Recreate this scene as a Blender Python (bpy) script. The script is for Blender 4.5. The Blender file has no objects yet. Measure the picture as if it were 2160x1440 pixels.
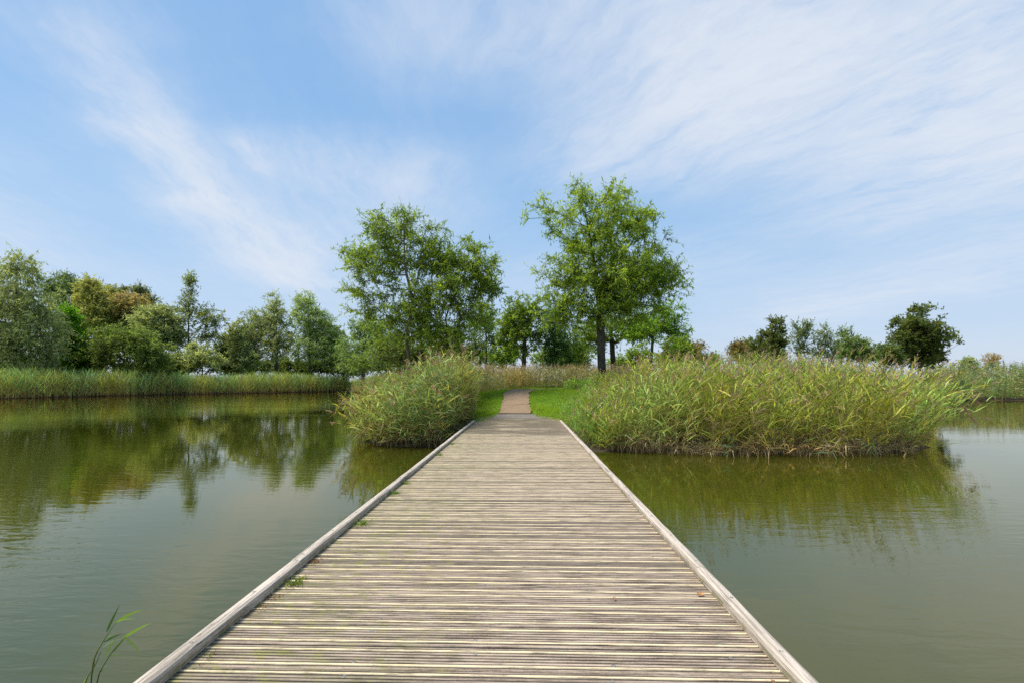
import bpy, bmesh, math, random
import numpy as np
from mathutils import Vector

rng = np.random.default_rng(11)
random.seed(5)
scene = bpy.context.scene
COL = scene.collection
R = math.radians

# ------------------------------------------------------------------ camera
CAM_Z = 1.90            # eye height above the water
DECK_Z = 0.45           # top of the boardwalk above the water
YAW = 0.025             # the camera looks a little left of the boardwalk axis
FPX = 960.0             # focal length in photograph pixels (2160 wide)
cam_d = bpy.data.cameras.new('camera')
cam_d.sensor_width = 36.0
cam_d.lens = 16.0
cam_d.shift_y = 83.0 / 2160.0
cam_d.clip_start = 0.05
cam_d.clip_end = 5000
cam = bpy.data.objects.new('camera', cam_d)
cam.location = (0, 0, CAM_Z)
cam.rotation_euler = (R(90), 0, YAW)
COL.objects.link(cam)
scene.camera = cam

# ------------------------------------------------------------------ light and exposure
SUN_EL, SUN_AZ = R(62), R(262)      # azimuth clockwise from +Y: high and left of the camera
SUN_STRENGTH, SUN_ANGLE = 4.0, R(24)
SKY_STRENGTH = 0.12
EXPOSURE = 0.50
sun_d = bpy.data.lights.new('sun', 'SUN')
sun_d.energy = SUN_STRENGTH
sun_d.angle = SUN_ANGLE
sun_d.color = (1.0, 0.95, 0.87)
sun = bpy.data.objects.new('sun', sun_d)
sdir = Vector((math.sin(SUN_AZ) * math.cos(SUN_EL), math.cos(SUN_AZ) * math.cos(SUN_EL), math.sin(SUN_EL)))
sun.rotation_euler = (-sdir).to_track_quat('-Z', 'Y').to_euler()
sun.location = (-10, -20, 30)
COL.objects.link(sun)
scene.view_settings.view_transform = 'Standard'
scene.view_settings.look = 'None'
scene.view_settings.exposure = EXPOSURE
scene.view_settings.gamma = 1.0
scene.render.engine = 'CYCLES'
scene.cycles.use_denoising = False
scene.cycles.max_bounces = 8
scene.cycles.diffuse_bounces = 6
scene.cycles.glossy_bounces = 3
scene.cycles.transmission_bounces = 3


def sky_dir(px, py):
    """World direction of a photograph pixel."""
    r = (px - 1080) / FPX
    u = (803 - py) / FPX
    v = np.array([-math.sin(YAW) + r * math.cos(YAW), math.cos(YAW) + r * math.sin(YAW), u])
    return v / np.linalg.norm(v)


SKY_K = 0.18


def sky_uv(px, py):
    d = sky_dir(px, py)
    return d[0] / (d[2] + SKY_K), d[1] / (d[2] + SKY_K)


class NT:
    """Small helper for building node trees."""
    def __init__(self, tree):
        self.t = tree
        self.n = tree.nodes
        self.l = tree.links

    def new(self, kind, **kw):
        nd = self.n.new(kind)
        for k, v in kw.items():
            setattr(nd, k, v)
        return nd

    def put(self, sock, val):
        if hasattr(val, 'is_output') or isinstance(val, bpy.types.NodeSocket):
            self.l.new(val, sock)
        else:
            sock.default_value = val

    def m(self, op, a, b=None, c=None, clamp=False):
        nd = self.new('ShaderNodeMath', operation=op, use_clamp=clamp)
        self.put(nd.inputs[0], a)
        if b is not None:
            self.put(nd.inputs[1], b)
        if c is not None:
            self.put(nd.inputs[2], c)
        return nd.outputs[0]

    def mix(self, f, a, b, mode='MIX'):
        nd = self.new('ShaderNodeMix', data_type='RGBA', blend_type=mode)
        self.put(nd.inputs[0], f)
        for s, v in ((nd.inputs[6], a), (nd.inputs[7], b)):
            if isinstance(v, tuple) and len(v) == 3:
                v = (*v, 1)
            self.put(s, v)
        return nd.outputs[2]

    def ramp(self, f, lo, hi, a=0.0, b=1.0, smooth=True):
        nd = self.new('ShaderNodeMapRange', interpolation_type='SMOOTHSTEP' if smooth else 'LINEAR')
        self.put(nd.inputs[0], f)
        nd.inputs[1].default_value = lo
        nd.inputs[2].default_value = hi
        nd.inputs[3].default_value = a
        nd.inputs[4].default_value = b
        return nd.outputs[0]

    def noise(self, vec, scale, detail=4.0, rough=0.55, dist=0.0):
        nd = self.new('ShaderNodeTexNoise')
        if vec is not None:
            self.l.new(vec, nd.inputs['Vector'])
        nd.inputs['Scale'].default_value = scale
        nd.inputs['Detail'].default_value = detail
        nd.inputs['Roughness'].default_value = rough
        nd.inputs['Distortion'].default_value = dist
        return nd.outputs['Fac']

    def mapping(self, vec, loc=(0, 0, 0), rot=(0, 0, 0), scale=(1, 1, 1)):
        nd = self.new('ShaderNodeMapping')
        self.l.new(vec, nd.inputs[0])
        nd.inputs[1].default_value = loc
        nd.inputs[2].default_value = rot
        nd.inputs[3].default_value = scale
        return nd.outputs[0]

    def comb(self, x, y, z=0.0):
        nd = self.new('ShaderNodeCombineXYZ')
        self.put(nd.inputs[0], x)
        self.put(nd.inputs[1], y)
        self.put(nd.inputs[2], z)
        return nd.outputs[0]


# ------------------------------------------------------------------ sky (Nishita with cirrus at height)
world = bpy.data.worlds.new('World')
scene.world = world
world.use_nodes = True
w = NT(world.node_tree)
w.n.clear()
sky = w.new('ShaderNodeTexSky', sky_type='NISHITA')
sky.sun_disc = False
sky.sun_elevation = SUN_EL
sky.sun_rotation = SUN_AZ
sky.altitude = 0
sky.air_density = 1.0
sky.dust_density = 1.2
sky.ozone_density = 2.0
tc = w.new('ShaderNodeTexCoord')
sep = w.new('ShaderNodeSeparateXYZ')
w.l.new(tc.outputs['Generated'], sep.inputs[0])
zz = w.m('ADD', w.m('MAXIMUM', sep.outputs[2], 0.0), SKY_K)
U = w.m('DIVIDE', sep.outputs[0], zz)
V = w.m('DIVIDE', sep.outputs[1], zz)
UV = w.comb(U, V)
wob1 = w.m('MULTIPLY', w.m('SUBTRACT', w.noise(UV, 1.6, 5, 0.6), 0.5), 0.38)
wob2 = w.m('MULTIPLY', w.m('SUBTRACT', w.noise(w.mapping(UV, loc=(7, 3, 0)), 1.6, 5, 0.6), 0.5), 0.38)
U2 = w.m('ADD', U, wob1)
V2 = w.m('ADD', V, wob2)


def streak(p, q, wid, gain):
    """Soft band of cirrus between two points of the cloud layer."""
    (ax, ay), (bx, by) = sky_uv(*p), sky_uv(*q)
    dx, dy = bx - ax, by - ay
    L2 = dx * dx + dy * dy
    t = w.m('MULTIPLY_ADD', U2, dx / L2, w.m('MULTIPLY_ADD', V2, dy / L2, -(ax * dx + ay * dy) / L2))
    t = w.m('MINIMUM', w.m('MAXIMUM', t, 0.0), 1.0)
    ex = w.m('SUBTRACT', U2, w.m('MULTIPLY_ADD', t, dx, ax))
    ey = w.m('SUBTRACT', V2, w.m('MULTIPLY_ADD', t, dy, ay))
    d2 = w.m('ADD', w.m('MULTIPLY', ex, ex), w.m('MULTIPLY', ey, ey))
    return w.m('MULTIPLY', w.m('EXPONENT', w.m('MULTIPLY', d2, -1.0 / (wid * wid))), gain)


bands = [
    ((150, 60), (330, 300), 0.10, 0.55), ((330, 300), (470, 450), 0.12, 1.05), ((470, 450), (640, 590), 0.20, 1.0),
    ((600, 560), (860, 430), 0.30, 0.55), ((620, 340), (840, 350), 0.16, 0.40), ((520, 300), (560, 350), 0.05, 0.6),
    ((860, 60), (1380, 60), 0.16, 0.55), ((1250, 330), (1560, 130), 0.20, 0.80), ((1500, 150), (2100, 60), 0.30, 0.85),
    ((1560, 260), (2160, 250), 0.24, 0.85), ((1850, 430), (2160, 330), 0.28, 0.80), ((1750, 640), (2160, 540), 0.40, 0.75),
    ((700, 640), (1500, 560), 0.35, 0.25), ((2160, 60), (2700, 200), 0.5, 0.7), ((-500, 300), (-100, 520), 0.4, 0.6),
]
cov = None
for b in bands:
    s = streak(*b)
    cov = s if cov is None else w.m('ADD', cov, s)
# thin veil of the same kind in the rest of the sky
veil = w.ramp(w.noise(w.mapping(UV, rot=(0, 0, 0.6), scale=(0.6, 1.5, 1)), 0.8, 5, 0.6), 0.45, 0.75, 0.0, 0.45)
back = w.ramp(V, 0.9, -0.2, 0.0, 1.6)
cov = w.m('ADD', cov, w.m('MULTIPLY', veil, w.m('ADD', back, 0.35)))


def grain_along(p, q, along, across, scale, off):
    (ax, ay), (bx, by) = sky_uv(*p), sky_uv(*q)
    ang = math.atan2(by - ay, bx - ax)
    rot = w.mapping(w.comb(w.m('MULTIPLY_ADD', wob1, 0.8, U), w.m('MULTIPLY_ADD', wob2, 0.8, V)), rot=(0, 0, -ang))
    return w.noise(w.mapping(rot, loc=off, scale=(along, across, 1)), scale, 8, 0.70, 0.1)


fibR = w.m('ADD', w.m('MULTIPLY', grain_along((1250, 350), (1700, 110), 0.7, 2.4, 1.5, (3, 1, 0)), 0.55), w.m('MULTIPLY', grain_along((1250, 350), (1700, 110), 2.2, 5.5, 2.6, (1, 8, 0)), 0.45))
fibL = w.m('ADD', w.m('MULTIPLY', grain_along((300, 250), (600, 560), 0.8, 2.4, 1.5, (5, 2, 0)), 0.55), w.m('MULTIPLY', grain_along((300, 250), (600, 560), 2.2, 5.5, 2.6, (2, 4, 0)), 0.45))
lw = w.ramp(U, -0.5, 0.1, 1.0, 0.0)
fib = w.m('ADD', w.m('MULTIPLY', fibL, lw), w.m('MULTIPLY', fibR, w.m('SUBTRACT', 1.0, lw)))
fib = w.ramp(fib, 0.33, 0.66, 0.18, 1.5, smooth=False)
cloud = w.m('MULTIPLY', cov, fib)
cloud = w.m('SUBTRACT', 1.0, w.m('EXPONENT', w.m('MULTIPLY', cloud, -1.0)))
cloud = w.m('MULTIPLY', cloud, 0.95, clamp=True)
ramp = w.new('ShaderNodeValToRGB')
ramp.color_ramp.interpolation = 'B_SPLINE'
w.l.new(w.m('MAXIMUM', sep.outputs[2], 0.0), ramp.inputs[0])
SK = 1.0 / (SKY_STRENGTH * 2 ** EXPOSURE)      # radiance of clear air by elevation, before strength and exposure
els = ramp.color_ramp.elements
stops = [(0.0, (0.66, 0.73, 0.87)), (0.10, (0.55, 0.69, 0.88)), (0.26, (0.365, 0.60, 0.89)), (0.48, (0.27, 0.52, 0.87)), (1.0, (0.15, 0.36, 0.72))]
while len(els) < len(stops):
    els.new(0.5)
for e, (p_, c_) in zip(els, stops):
    e.position = p_
    e.color = (*c_, 1)
clear = w.mix(1.0, ramp.outputs[0], (SK, SK, SK), 'MULTIPLY')
skyc = w.mix(0.85, sky.outputs[0], clear)
skyc = w.mix(cloud, skyc, (0.79 * SK, 0.835 * SK, 0.91 * SK))
bg = w.new('ShaderNodeBackground')
bg.inputs['Strength'].default_value = SKY_STRENGTH
w.l.new(skyc, bg.inputs['Color'])
wo = w.new('ShaderNodeOutputWorld')
w.l.new(bg.outputs[0], wo.inputs[0])


# ------------------------------------------------------------------ helpers
def G(px, d):
    """Ground position seen at photograph column px, d metres ahead."""
    r = (px - 1080) / FPX * d
    return (-d * math.sin(YAW) + r * math.cos(YAW), d * math.cos(YAW) + r * math.sin(YAW))


def P(px, py, d):
    x, y = G(px, d)
    return np.array([x, y, CAM_Z + (803 - py) / FPX * d])


def mat(name):
    m = bpy.data.materials.new(name)
    m.use_nodes = True
    nt = NT(m.node_tree)
    nt.n.clear()
    out = nt.new('ShaderNodeOutputMaterial')
    return m, nt, out


def principled(nt, out, color, rough=0.7, spec=0.3, normal=None):
    p = nt.new('ShaderNodeBsdfPrincipled')
    if isinstance(color, tuple) and len(color) == 3:
        color = (*color, 1)
    nt.put(p.inputs['Base Color'], color)
    nt.put(p.inputs['Roughness'], rough)
    p.inputs['Specular IOR Level'].default_value = spec
    if normal is not None:
        nt.l.new(normal, p.inputs['Normal'])
    nt.l.new(p.outputs[0], out.inputs[0])
    return p


def bump(nt, h, dist, strength=1.0):
    b = nt.new('ShaderNodeBump')
    b.inputs['Strength'].default_value = strength
    b.inputs['Distance'].default_value = dist
    nt.l.new(h, b.inputs['Height'])
    return b.outputs[0]


class Soup:
    """Collects quads with a colour for every vertex; builds one mesh."""
    def __init__(self):
        self.v, self.f, self.c, self.k = [], [], [], 0

    def add(self, verts, quads, cols):
        self.v.append(verts.reshape(-1, 3))
        self.f.append(quads.reshape(-1, 4) + self.k)
        self.c.append(cols.reshape(-1, 3))
        self.k += verts.size // 3

    def ribbons(self, C, W, S, col):
        """C (N,K,3) centre lines, W (N,K) widths, S (N,3) side vectors, col (N,3) or (N,K,3)."""
        N, K, _ = C.shape
        if N == 0:
            return
        off = S[:, None, :] * (W[:, :, None] * 0.5)
        v = np.stack([C - off, C + off], axis=2)              # N,K,2,3
        if col.ndim == 2:
            col = np.repeat(col[:, None, :], K, axis=1)
        c = np.repeat(col[:, :, None, :], 2, axis=2)
        base = (np.arange(N) * K * 2)[:, None] + (np.arange(K - 1) * 2)[None, :]
        q = np.stack([base, base + 1, base + 3, base + 2], axis=-1)
        self.add(v, q, c)

    def diamonds(self, B, D, S, L, W, col):
        """Single-quad leaves: base B, direction D, side S."""
        N = len(B)
        if N == 0:
            return
        mid = B + D * (L * 0.45)[:, None]
        v = np.stack([B, mid - S * (W * 0.5)[:, None], B + D * L[:, None], mid + S * (W * 0.5)[:, None]], axis=1)
        q = (np.arange(N) * 4)[:, None] + np.arange(4)[None, :]
        self.add(v, q, np.repeat(col[:, None, :], 4, axis=1))

    def tubes(self, A, B, ra, rb, col, n=4):
        N = len(A)
        if N == 0:
            return
        d = unit(B - A)
        h = np.where(np.abs(d[:, 2:3]) > 0.9, np.array([[1.0, 0, 0]]), np.array([[0, 0, 1.0]]))
        s = unit(np.cross(d, h))
        t = np.cross(d, s)
        an = np.arange(n) / n * 2 * np.pi
        ring = s[:, None, :] * np.cos(an)[None, :, None] + t[:, None, :] * np.sin(an)[None, :, None]
        v = np.concatenate([A[:, None] + ring * ra[:, None, None], B[:, None] + ring * rb[:, None, None]], axis=1)
        i = np.arange(n)
        j = (i + 1) % n
        q = (np.arange(N) * 2 * n)[:, None, None] + np.stack([i, j, j + n, i + n], -1)[None]
        self.add(v, q, np.repeat(col[:, None, :], 2 * n, axis=1))

    def mesh(self, name, material, smooth=False):
        me = bpy.data.meshes.new(name)
        v = np.concatenate(self.v).astype(np.float32)
        f = np.concatenate(self.f).astype(np.int32)
        c = np.clip(np.concatenate(self.c), 0, 1).astype(np.float32)
        me.vertices.add(len(v))
        me.vertices.foreach_set('co', v.ravel())
        me.loops.add(f.size)
        me.loops.foreach_set('vertex_index', f.ravel())
        me.polygons.add(len(f))
        me.polygons.foreach_set('loop_start', np.arange(0, f.size, 4, dtype=np.int32))
        if smooth:
            me.polygons.foreach_set('use_smooth', np.ones(len(f), dtype=bool))
        me.update(calc_edges=True)
        at = me.attributes.new('tint', 'FLOAT_COLOR', 'POINT')
        at.data.foreach_set('color', np.concatenate([c, np.ones((len(c), 1), np.float32)], 1).ravel())
        me.materials.append(material)
        return me


def unit(v):
    return v / np.maximum(np.linalg.norm(v, axis=-1, keepdims=True), 1e-9)


def link(name, me, parent=None, loc=None):
    o = bpy.data.objects.new(name, me)
    COL.objects.link(o)
    if loc is not None:
        o.location = loc
    if parent is not None:
        o.parent = parent
    return o


def empty(name, loc=(0, 0, 0)):
    o = bpy.data.objects.new(name, None)
    o.empty_display_size = 0.2
    o.location = loc
    COL.objects.link(o)
    return o


def tag(o, label=None, cat=None, group=None, kind=None):
    if label:
        o['label'] = label
    if cat:
        o['category'] = cat
    if group:
        o['group'] = group
    if kind:
        o['kind'] = kind
    return o


def pymesh(name, verts, faces, material, smooth=False):
    me = bpy.data.meshes.new(name)
    me.from_pydata([tuple(map(float, p)) for p in verts], [], [tuple(map(int, f)) for f in faces])
    me.update()
    if smooth:
        for p in me.polygons:
            p.use_smooth = True
    if material:
        me.materials.append(material)
    return me


def box_mesh(name, x0, x1, y0, y1, z0, z1, material):
    v = [(x, y, z) for z in (z0, z1) for y in (y0, y1) for x in (x0, x1)]
    f = [(0, 2, 3, 1), (4, 5, 7, 6), (0, 1, 5, 4), (2, 6, 7, 3), (0, 4, 6, 2), (1, 3, 7, 5)]
    return pymesh(name, v, f, material)


# ------------------------------------------------------------------ materials
def foliage_material(name, transl=0.35, rough=0.5, spec=0.25):
    m, nt, out = mat(name)
    a = nt.new('ShaderNodeAttribute', attribute_name='tint')
    p = nt.new('ShaderNodeBsdfPrincipled')
    nt.l.new(a.outputs['Color'], p.inputs['Base Color'])
    p.inputs['Roughness'].default_value = rough
    p.inputs['Specular IOR Level'].default_value = spec
    tr = nt.new('ShaderNodeBsdfTranslucent')
    tcol = nt.mix(1.0, a.outputs['Color'], (1.25, 1.2, 0.6), 'MULTIPLY')
    nt.l.new(tcol, tr.inputs['Color'])
    mx = nt.new('ShaderNodeMixShader')
    mx.inputs[0].default_value = transl
    nt.l.new(p.outputs[0], mx.inputs[1])
    nt.l.new(tr.outputs[0], mx.inputs[2])
    nt.l.new(mx.outputs[0], out.inputs[0])
    return m


M_LEAF = foliage_material('leaf', 0.55)
M_REED = foliage_material('reed', 0.35, 0.55, 0.2)
M_GRASS = foliage_material('grass_blade', 0.4)


def bark_material():
    m, nt, out = mat('bark')
    a = nt.new('ShaderNodeAttribute', attribute_name='tint')
    t = nt.new('ShaderNodeTexCoord')
    n = nt.noise(nt.mapping(t.outputs['Object'], scale=(14, 14, 3)), 1.0, 6, 0.65)
    c = nt.mix(nt.ramp(n, 0.3, 0.7), a.outputs['Color'], (0.16, 0.145, 0.11))
    c = nt.mix(0.55, a.outputs['Color'], c)
    principled(nt, out, c, 0.9, 0.15, bump(nt, n, 0.03))
    return m


M_BARK = bark_material()


def wood_base(nt, pos, rnd, along):
    """Weathered grey-brown timber; along = 'X' or 'Y' grain direction."""
    sc = (3.0, 48, 48) if along == 'X' else (55, 1.2, 55)
    sc2 = (14, 150, 150) if along == 'X' else (160, 5, 160)
    shift = nt.m('MULTIPLY', rnd, 37.0)
    pv = nt.new('ShaderNodeVectorMath', operation='ADD')
    nt.l.new(pos, pv.inputs[0])
    nt.l.new(nt.comb(shift, shift, shift), pv.inputs[1])
    q = pv.outputs[0]
    grain = nt.noise(nt.mapping(q, scale=sc), 1.0, 5, 0.6, 0.3)
    fine = nt.noise(nt.mapping(q, scale=sc2), 1.0, 4, 0.7)
    blot = nt.noise(nt.mapping(q, scale=(3.6, 16, 16) if along == 'X' else (9, 2.0, 9)), 1.0, 5, 0.6)
    return q, grain, fine, blot


def plank_material():
    m, nt, out = mat('weathered_plank')
    geo = nt.new('ShaderNodeNewGeometry')
    oi = nt.new('ShaderNodeObjectInfo')
    pos = geo.outputs['Position']
    q, grain, fine, blot = wood_base(nt, pos, oi.outputs['Random'], 'X')
    c = nt.mix(nt.ramp(grain, 0.32, 0.68), (0.138, 0.098, 0.071), (0.47, 0.362, 0.274))
    c = nt.mix(nt.ramp(fine, 0.42, 0.75, 0, 0.6), c, (0.56, 0.45, 0.335))
    c = nt.mix(nt.ramp(blot, 0.52, 0.72, 0, 0.75), c, (0.085, 0.064, 0.050))
    speck = nt.noise(pos, 130, 3, 0.7)
    c = nt.mix(nt.ramp(speck, 0.56, 0.68, 0, 0.55), c, (0.10, 0.08, 0.06))
    c = nt.mix(nt.ramp(speck, 0.44, 0.34, 0, 0.4), c, (0.52, 0.43, 0.33))
    # some boards are older and darker than their neighbours
    c = nt.mix(nt.ramp(oi.outputs['Random'], 0.55, 1.0, 0, 0.62), c, (0.095, 0.076, 0.063))
    # algae and lichen: more of it along the left rail
    sp = nt.new('ShaderNodeSeparateXYZ')
    nt.l.new(pos, sp.inputs[0])
    edge = nt.ramp(sp.outputs[0], -1.75, 0.4, 1.0, 0.12)
    ln = nt.noise(pos, 9.0, 6, 0.7)
    lich = nt.m('MULTIPLY', nt.ramp(ln, 0.50, 0.66), edge)
    c = nt.mix(nt.m('MULTIPLY', lich, 0.72), c, (0.30, 0.29, 0.07))
    alg = nt.m('MULTIPLY', nt.ramp(nt.noise(pos, 1.3, 5, 0.6), 0.42, 0.65), edge)
    c = nt.mix(nt.m('MULTIPLY', alg, 0.35), c, (0.17, 0.18, 0.07))
    # pale lichen spots
    sv = nt.new('ShaderNodeTexVoronoi')
    sv.inputs['Scale'].default_value = 16
    nt.l.new(pos, sv.inputs['Vector'])
    spots = nt.m('MULTIPLY', nt.ramp(sv.outputs['Distance'], 0.08, 0.2, 0.5, 0.0), nt.ramp(nt.noise(pos, 2.3, 4, 0.6), 0.5, 0.66))
    c = nt.mix(spots, c, (0.42, 0.43, 0.32))
    # darker brown patch towards the land end
    end_dark = nt.m('ADD', nt.ramp(sp.outputs[1], 9.5, 13.0), nt.m('MULTIPLY', nt.m('SUBTRACT', nt.noise(nt.mapping(pos, scale=(0.5, 1.6, 1)), 1.0, 5, 0.6), 0.5), 2.6))
    cx = nt.m('ABSOLUTE', nt.m('ADD', sp.outputs[0], 0.15))
    end_dark = nt.m('MULTIPLY', nt.ramp(end_dark, 0.55, 1.1), nt.ramp(cx, 0.9, 1.5, 1.0, 0.35))
    c = nt.mix(nt.m('MULTIPLY', end_dark, 0.8), c, (0.125, 0.10, 0.072))
    h = nt.m('ADD', nt.m('MULTIPLY', grain, 0.6), nt.m('MULTIPLY', fine, 0.5))
    principled(nt, out, c, 0.85, 0.15, bump(nt, h, 0.0022))
    return m


def strip_material():
    m, nt, out = mat('grip_strip')
    geo = nt.new('ShaderNodeNewGeometry')
    oi = nt.new('ShaderNodeObjectInfo')
    pos = geo.outputs['Position']
    q, grain, fine, blot = wood_base(nt, pos, oi.outputs['Random'], 'X')
    n = nt.noise(nt.mapping(q, scale=(6, 60, 60)), 1.0, 6, 0.7)
    c = nt.mix(nt.ramp(oi.outputs['Random'], 0, 1, 0.0, 0.6), (0.82, 0.66, 0.40), (0.68, 0.55, 0.36))
    c = nt.mix(nt.ramp(n, 0.46, 0.68, 0, 0.85), c, (0.20, 0.16, 0.12))
    sp = nt.new('ShaderNodeSeparateXYZ')
    nt.l.new(pos, sp.inputs[0])
    edge = nt.ramp(sp.outputs[0], -1.75, 0.2, 0.6, 0.1)
    c = nt.mix(nt.m('MULTIPLY', nt.ramp(nt.noise(pos, 6, 5, 0.7), 0.46, 0.66), edge), c, (0.27, 0.26, 0.09))
    end_dark = nt.m('ADD', nt.ramp(sp.outputs[1], 9.5, 13.0), nt.m('MULTIPLY', nt.m('SUBTRACT', nt.noise(nt.mapping(pos, scale=(0.5, 1.6, 1)), 1.0, 5, 0.6), 0.5), 2.6))
    c = nt.mix(nt.ramp(end_dark, 0.55, 1.1, 0, 0.75), c, (0.16, 0.13, 0.09))  # strips turn darker brown towards the land end, like the planks
    principled(nt, out, c, 0.9, 0.2, bump(nt, nt.noise(pos, 420, 2, 0.6), 0.0015))
    return m


def rail_material():
    m, nt, out = mat('weathered_rail')
    geo = nt.new('ShaderNodeNewGeometry')
    oi = nt.new('ShaderNodeObjectInfo')
    pos = geo.outputs['Position']
    q, grain, fine, blot = wood_base(nt, pos, oi.outputs['Random'], 'Y')
    c = nt.mix(nt.ramp(grain, 0.3, 0.7), (0.36, 0.30, 0.235), (0.64, 0.55, 0.45))
    c = nt.mix(nt.ramp(fine, 0.48, 0.72, 0, 0.75), c, (0.15, 0.12, 0.095))
    c = nt.mix(nt.ramp(blot, 0.6, 0.8, 0, 0.5), c, (0.22, 0.19, 0.15))
    sp = nt.new('ShaderNodeSeparateXYZ')
    nt.l.new(pos, sp.inputs[0])
    low = nt.ramp(sp.outputs[2], DECK_Z + 0.015, DECK_Z + 0.065, 1.0, 0.0)
    moss = nt.m('MULTIPLY', nt.ramp(nt.noise(pos, 12, 5, 0.65), 0.40, 0.62), low)
    c = nt.mix(nt.m('MULTIPLY', moss, 0.7), c, (0.20, 0.19, 0.07))
    crk = nt.noise(nt.mapping(q, scale=(38, 0.9, 38)), 1.0, 3, 0.5, 0.6)
    crack = nt.ramp(nt.m('ABSOLUTE', nt.m('SUBTRACT', crk, 0.5)), 0.0, 0.012, 1.0, 0.0)
    crack = nt.m('MULTIPLY', crack, nt.ramp(nt.noise(q, 1.7, 3, 0.5), 0.45, 0.6))
    c = nt.mix(nt.m('MULTIPLY', crack, 0.8), c, (0.07, 0.055, 0.042))
    h = nt.m('SUBTRACT', nt.m('ADD', grain, nt.m('MULTIPLY', fine, 0.6)), crack)
    principled(nt, out, c, 0.85, 0.15, bump(nt, h, 0.008))
    return m


def plain(name, color, rough=0.8, spec=0.2, var=0.25, scale=20):
    m, nt, out = mat(name)
    t = nt.new('ShaderNodeTexCoord')
    n = nt.noise(t.outputs['Object'], scale, 5, 0.6)
    dark = tuple(k * (1 - var) for k in color)
    lite = tuple(min(1, k * (1 + var)) for k in color)
    c = nt.mix(nt.ramp(n, 0.3, 0.7), dark, lite)
    principled(nt, out, c, rough, spec)
    return m


M_PLANK, M_STRIP, M_RAIL = plank_material(), strip_material(), rail_material()
M_SCREW = plain('galvanised_screw', (0.20, 0.20, 0.18), 0.45, 0.5)
M_SCREW.node_tree.nodes['Principled BSDF'].inputs['Metallic'].default_value = 0.15
M_BEAM = plain('wet_timber', (0.10, 0.085, 0.065), 0.85)


def ground_material():
    m, nt, out = mat('soil_and_turf')
    geo = nt.new('ShaderNodeNewGeometry')
    pos = geo.outputs['Position']
    n = nt.noise(pos, 1.2, 6, 0.65)
    sp = nt.new('ShaderNodeSeparateXYZ')
    nt.l.new(pos, sp.inputs[0])
    turf = nt.mix(nt.ramp(n, 0.3, 0.7), (0.07, 0.15, 0.015), (0.11, 0.20, 0.02))
    soil = nt.mix(n, (0.035, 0.028, 0.018), (0.075, 0.06, 0.035))
    c = nt.mix(nt.ramp(sp.outputs[2], 0.2, 0.5), soil, turf)
    principled(nt, out, c, 0.95, 0.1, bump(nt, nt.noise(pos, 30, 4, 0.7), 0.03))
    return m


def gravel_material(name, a, b, c3):
    m, nt, out = mat(name)
    geo = nt.new('ShaderNodeNewGeometry')
    pos = geo.outputs['Position']
    vo = nt.new('ShaderNodeTexVoronoi')
    vo.inputs['Scale'].default_value = 38
    nt.l.new(pos, vo.inputs['Vector'])
    n = nt.noise(pos, 1.5, 5, 0.6)
    c = nt.mix(nt.ramp(n, 0.3, 0.7), a, b)
    sp = nt.new('ShaderNodeSeparateXYZ')
    nt.l.new(vo.outputs['Color'], sp.inputs[0])
    c = nt.mix(nt.ramp(sp.outputs[0], 0.2, 0.9, 0, 0.55), c, c3)
    principled(nt, out, c, 0.9, 0.15, bump(nt, vo.outputs['Distance'], 0.012))
    return m


M_GROUND = ground_material()
M_PATH = gravel_material('brown_gravel', (0.185, 0.122, 0.072), (0.25, 0.170, 0.105), (0.36, 0.27, 0.18))
M_APRON = gravel_material('grey_asphalt', (0.13, 0.11, 0.095), (0.19, 0.165, 0.14), (0.30, 0.27, 0.23))


def water_material():
    m, nt, out = mat('murky_water')
    geo = nt.new('ShaderNodeNewGeometry')
    pos = geo.outputs['Position']
    big = nt.noise(pos, 0.06, 3, 0.5)
    c = nt.mix(nt.ramp(big, 0.35, 0.65), (0.032, 0.039, 0.0028), (0.043, 0.049, 0.0050))
    ra = nt.mapping(pos, rot=(0, 0, R(18)), scale=(1.6, 5.5, 1))
    rb = nt.mapping(pos, rot=(0, 0, R(-24)), scale=(0.6, 1.8, 1))
    r1 = nt.noise(ra, 1.3, 3, 0.55, 0.4)
    r2 = nt.noise(rb, 0.9, 2, 0.5, 0.3)
    gust = nt.ramp(nt.noise(nt.mapping(pos, rot=(0, 0, 0.4), scale=(1, 2.2, 1)), 0.11, 3, 0.5), 0.38, 0.68, 0.3, 2.0)
    h = nt.m('ADD', nt.m('MULTIPLY', r1, nt.m('MULTIPLY', gust, 0.55)), nt.m('MULTIPLY', r2, 0.30))
    near = nt.new('ShaderNodeSeparateXYZ')
    nt.l.new(pos, near.inputs[0])
    h = nt.m('MULTIPLY', h, nt.ramp(near.outputs[1], 4.0, 12.0, 2.4, 1.0))
    nrm = bump(nt, h, 0.0036)
    body = nt.new('ShaderNodeBsdfDiffuse')
    nt.l.new(c, body.inputs['Color'])
    surf = nt.new('ShaderNodeBsdfGlossy')
    surf.inputs['Color'].default_value = (1.0, 0.89, 0.715, 1)
    surf.inputs['Roughness'].default_value = 0.012
    fr = nt.new('ShaderNodeFresnel')
    fr.inputs['IOR'].default_value = 1.70
    nt.l.new(nrm, surf.inputs['Normal'])
    nt.l.new(nrm, fr.inputs['Normal'])
    mx = nt.new('ShaderNodeMixShader')
    nt.l.new(nt.m('MULTIPLY', fr.outputs[0], 1.18, clamp=True), mx.inputs[0])
    nt.l.new(body.outputs[0], mx.inputs[1])
    nt.l.new(surf.outputs[0], mx.inputs[2])
    nt.l.new(mx.outputs[0], out.inputs[0])
    return m


M_WATER = water_material()

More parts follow.
